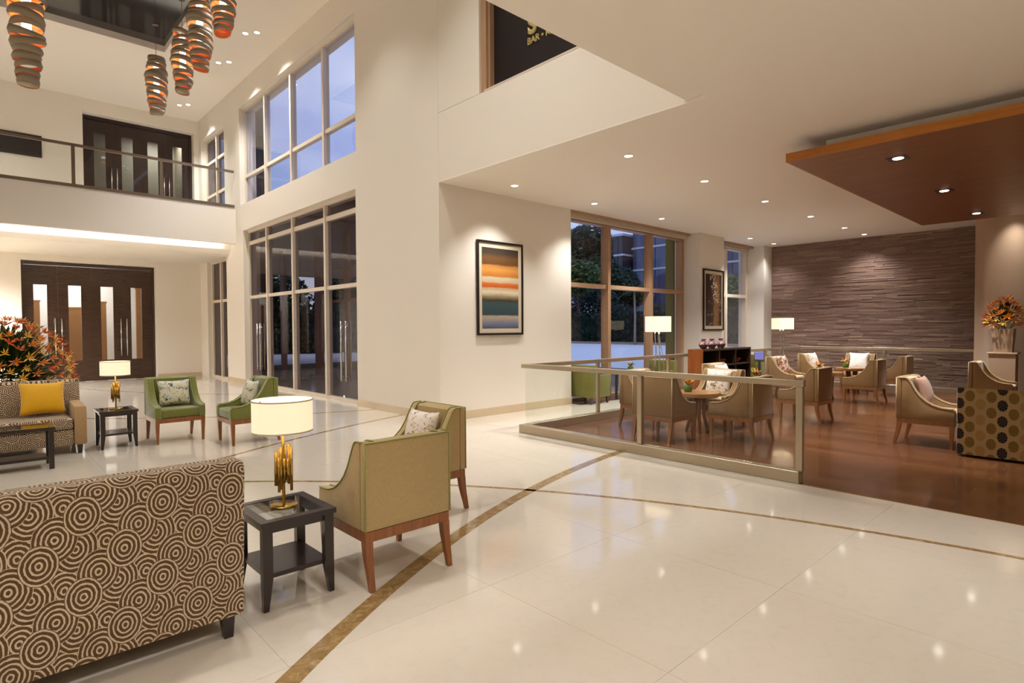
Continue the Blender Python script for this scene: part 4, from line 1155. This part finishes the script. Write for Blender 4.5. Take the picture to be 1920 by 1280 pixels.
LEAF = {}
def leaf_cloud(name, mat, c, r, n, size, seed, parent):
    rn = random.Random(seed); vs, fs = [], []
    for k in range(n):
        while True:
            p = Vector((rn.uniform(-1, 1), rn.uniform(-1, 1), rn.uniform(-1, 1)))
            if .30 < p.length < 1: break
        p = Vector((c[0]+p.x*r[0], c[1]+p.y*r[1], c[2]+p.z*r[2]))
        d = Vector((rn.gauss(0, 1), rn.gauss(0, 1), rn.gauss(0, 1))).normalized(); e = d.orthogonal().normalized(); s_ = size*rn.uniform(.6, 1.3)
        i = len(vs); vs += [p-d*s_, p+e*s_*.5, p+d*s_, p-e*s_*.5]; fs.append((i, i+1, i+2, i+3))
    return vs, fs
def tree(loc, h, blobs, mat, label, seed, n=1500, size=.35, trunk=.25, cat='tree', group='trees outside the windows', name='tree'):
    rn = random.Random(seed); t = empty(name, (loc[0], loc[1], -.1)); tag(t, label, cat, group)
    tb = MB().tube([(0, 0, 0), (.1, 0, h*.3), (-.05, .1, h*.55), (0, 0, h*.8)], [trunk, trunk*.8, trunk*.55, trunk*.2], 8)
    for b_ in blobs: tb.tube([(0, 0, h*.35), (b_[0]*.5, b_[1]*.5, (h*.35+b_[2])/2+.2), (b_[0], b_[1], b_[2])], [trunk*.4, trunk*.28, trunk*.1], 6)
    tb.build('trunk', 'bark', t)
    vs, fs = [], []
    for k, b_ in enumerate(blobs):
        v, f = leaf_cloud('c', mat, b_[:3], b_[3:6], n, size, seed*31+k, t); o_ = len(vs); vs += v; fs += [tuple(i+o_ for i in q) for q in f]
    me = bpy.data.meshes.new('foliage'); me.from_pydata(vs, [], fs); me.materials.append(M[mat])
    o = link('foliage', me, None, t); o['kind'] = 'stuff'
    return t
def hedge(p0, p1, w, h, mat, label, seed, n=5000, size=.16, base=-.1):
    p0, p1 = Vector((*p0, 0)), Vector((*p1, 0)); L_ = (p1-p0).length; rn = random.Random(seed)
    a_ = math.atan2((p1-p0).y, (p1-p0).x); t = empty('hedge', (p0.x, p0.y, base), a_); tag(t, label, 'hedge', 'planting outside the windows')
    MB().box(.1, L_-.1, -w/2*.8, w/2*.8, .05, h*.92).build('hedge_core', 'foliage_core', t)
    vs, fs = [], []
    for k in range(n):
        u, v, z_ = rn.uniform(0, L_), rn.uniform(-w/2, w/2), rn.uniform(0.05, h)
        if abs(v) < w*.42 and z_ < h*.9: v = math.copysign(w*.46, v) if rn.random() < .6 else v; z_ = z_ if abs(v) > w*.4 else h*rn.uniform(.93, 1.03)
        p = Vector((u, v, z_)); d = Vector((rn.gauss(0, 1), rn.gauss(0, 1), rn.gauss(0, 1))).normalized(); e = d.orthogonal().normalized(); s_ = size*rn.uniform(.6, 1.3)
        i = len(vs); vs += [p-d*s_, p+e*s_*.6, p+d*s_, p-e*s_*.6]; fs.append((i, i+1, i+2, i+3))
    me = bpy.data.meshes.new('foliage'); me.from_pydata(vs, [], fs); me.materials.append(M[mat]); o = link('foliage', me, None, t); o['kind'] = 'stuff'
    for i in range(int(L_/1.2)):
        pass
    return t
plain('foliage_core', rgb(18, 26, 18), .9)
# beyond the lounge window
hedge((47.5, 22), (46.2, 49), 1.6, 2.9, 'hedge_leaf', 'clipped dark hedge across the road, seen through the big window', 1, 9000, .22)
struct(MB().box(44.6, 44.9, 12, 60, -.1, .12).build('trim_kerb', 'kerb_stone'))
tree((64, 54), 15, [(0, 0, 10, 4.8, 5, 4.2), (-1.5, -3.6, 8, 4, 4, 3.4), (-1, 3.6, 9, 4, 4, 3.6), (0, -1, 13.5, 3.6, 3.6, 2.6)], 'foliage_dark', 'tall dark tree filling the left pane of the big window', 2, 2600, .4)
tree((74, 55.6), 14, [(0, 0, 8.4, 3.6, 4.0, 2.8), (-1, -3, 6.6, 2.6, 2.8, 2.2), (0, 3, 7.6, 3, 3, 2.6)], 'foliage_dark', 'dark spreading tree behind the hedge in the middle pane', 3, 2200, .4)
tree((50.8, 43.4), 10, [(0, 0, 7.4, 2.4, 3.0, 2.0), (-.6, 2.2, 8.4, 2.0, 2.2, 2.0)], 'foliage_mid', 'yellow-green tree low in the left pane of the big window', 4, 2200, .28, .16)
tree((51.2, 37.6), 4.2, [(0, 0, 2.6, 1.9, 2.0, 1.5)], 'hedge_leaf', 'rounded clipped shrub left of the palm', 5, 1800, .2, .15, 'shrub', 'planting outside the windows', 'shrub')
tree((51.2, 33.0), 4.0, [(0, 0, 2.6, 1.6, 1.8, 1.4)], 'hedge_leaf', 'rounded clipped shrub behind the near floor lamp', 6, 1800, .2, .15, 'shrub', 'planting outside the windows', 'shrub')
tree((76, 43.5), 9, [(0, 0, 7, 3, 3.4, 2.6), (0, -4, 6, 3, 3, 2.2)], 'foliage_dark', 'dark tree in front of the glass office building', 7, 1800, .4)
tree((50, 24.5), 6.5, [(0, 0, 4.6, 2, 2.2, 1.7)], 'foliage_mid', 'small tree seen through the narrow window', 17, 1500, .25, .14)
tree((56, 46.0), 7, [(0, 0, 3.4, 2.0, 5.2, 3.4)], 'hedge_leaf', 'broad dark shrub behind the hedge in the left pane', 27, 3500, .3, .2, 'shrub', 'planting outside the windows', 'shrub')
# palm
t = empty('palm_tree', (44.0, 30.9, -.1)); tag(t, 'slender palm with a drooping crown in the middle pane', 'palm tree')
MB().tube([(0, 0, 0), (.05, 0, 2.5), (0, .05, 4.9)], [.12, .09, .08], 10).build('trunk', 'kerb_stone', t)
mb = MB(); rn = random.Random(2)
for k in range(26):
    a_ = 2*PI*k/26+rn.uniform(-.1, .1); el = rn.uniform(-.1, 1.0); l = rn.uniform(1.2, 1.8)
    for q in range(12):
        u = (q+.5)/12; px_ = l*u*math.cos(el*(1-.3*u)); pz_ = 4.9+l*u*math.sin(el)-.55*l*u*u
        c_ = Vector((px_*math.cos(a_), px_*math.sin(a_), pz_))
        for s_ in (-1, 1):
            d = Vector((math.cos(a_+s_*1.0), math.sin(a_+s_*1.0), -.35)); leaf_blade(mb, c_, d, .42*(1-.5*u), .035)
f = mb.build('fronds', 'palm_leaf', t); f['kind'] = 'stuff'
# office building
def office(name, x0, x1, y0, y1, h, floors, label, glassm='facade_glass', bandm='facade_white', nb=8):
    t = empty(name, (x0, y0, -.1)); tag(t, label, 'building')
    MB().box(.2, x1-x0, .2, y1-y0-.2, 0, h).build('body', 'facade_dark', t)
    fh = h/floors
    for i in range(floors+1): MB().box(-.15, x1-x0, -.15, y1-y0+.15, min(i*fh, h-.05)-.0, i*fh+.32).build('floor_band', bandm, t)
    w = (y1-y0)/nb
    wm = MB().box(.0, .18, .06, w-.06, .34, fh-.06).mesh('window'); wm.materials.append(M[glassm])
    wx = (x1-x0)/nb
    wm2 = MB().box(.06, wx-.06, .0, .18, .34, fh-.06).mesh('window'); wm2.materials.append(M[glassm])
    for i in range(floors):
        for k in range(nb):
            link('window', wm, None, t, (0, k*w, i*fh)); link('window', wm2, None, t, (k*wx, 0, i*fh))
    return t
office('office_building', 82, 100, 36, 58, 22, 6, 'blue glass office block with pale floor bands behind the palm', nb=10)
office('white_building', 80, 92, 58.6, 62.5, 17, 5, 'white apartment block showing between the trees', 'facade_dark', 'facade_white', 4)
# beyond the entrance doors
hedge((9, 40), (34, 31), 1.6, 1.5, 'hedge_leaf', 'low dark hedge seen through the entrance glass', 3, 6000, .18)
tree((15.2, 46), 7, [(0, 0, 3.6, 3, 2.4, 2.8), (2.6, 0, 3.4, 2.6, 2.4, 2.8), (-2, 1, 3.6, 2, 2, 2.4)], 'foliage_dark', 'dark tree seen through the second bay of the entrance glass', 8, 2000, .3)
tree((24.8, 46), 7.5, [(0, 0, 3.8, 3, 2.6, 3), (-2.2, 0, 3.4, 2, 2, 2.8), (2.6, -1, 4.2, 2.4, 2, 2.6)], 'foliage_dark', 'dark tree seen through the third bay of the entrance glass', 9, 2000, .3)
struct(MB().box(-20, 45, 50, 50.3, -.1, 3.0).build('wall_boundary', 'facade_dark'))
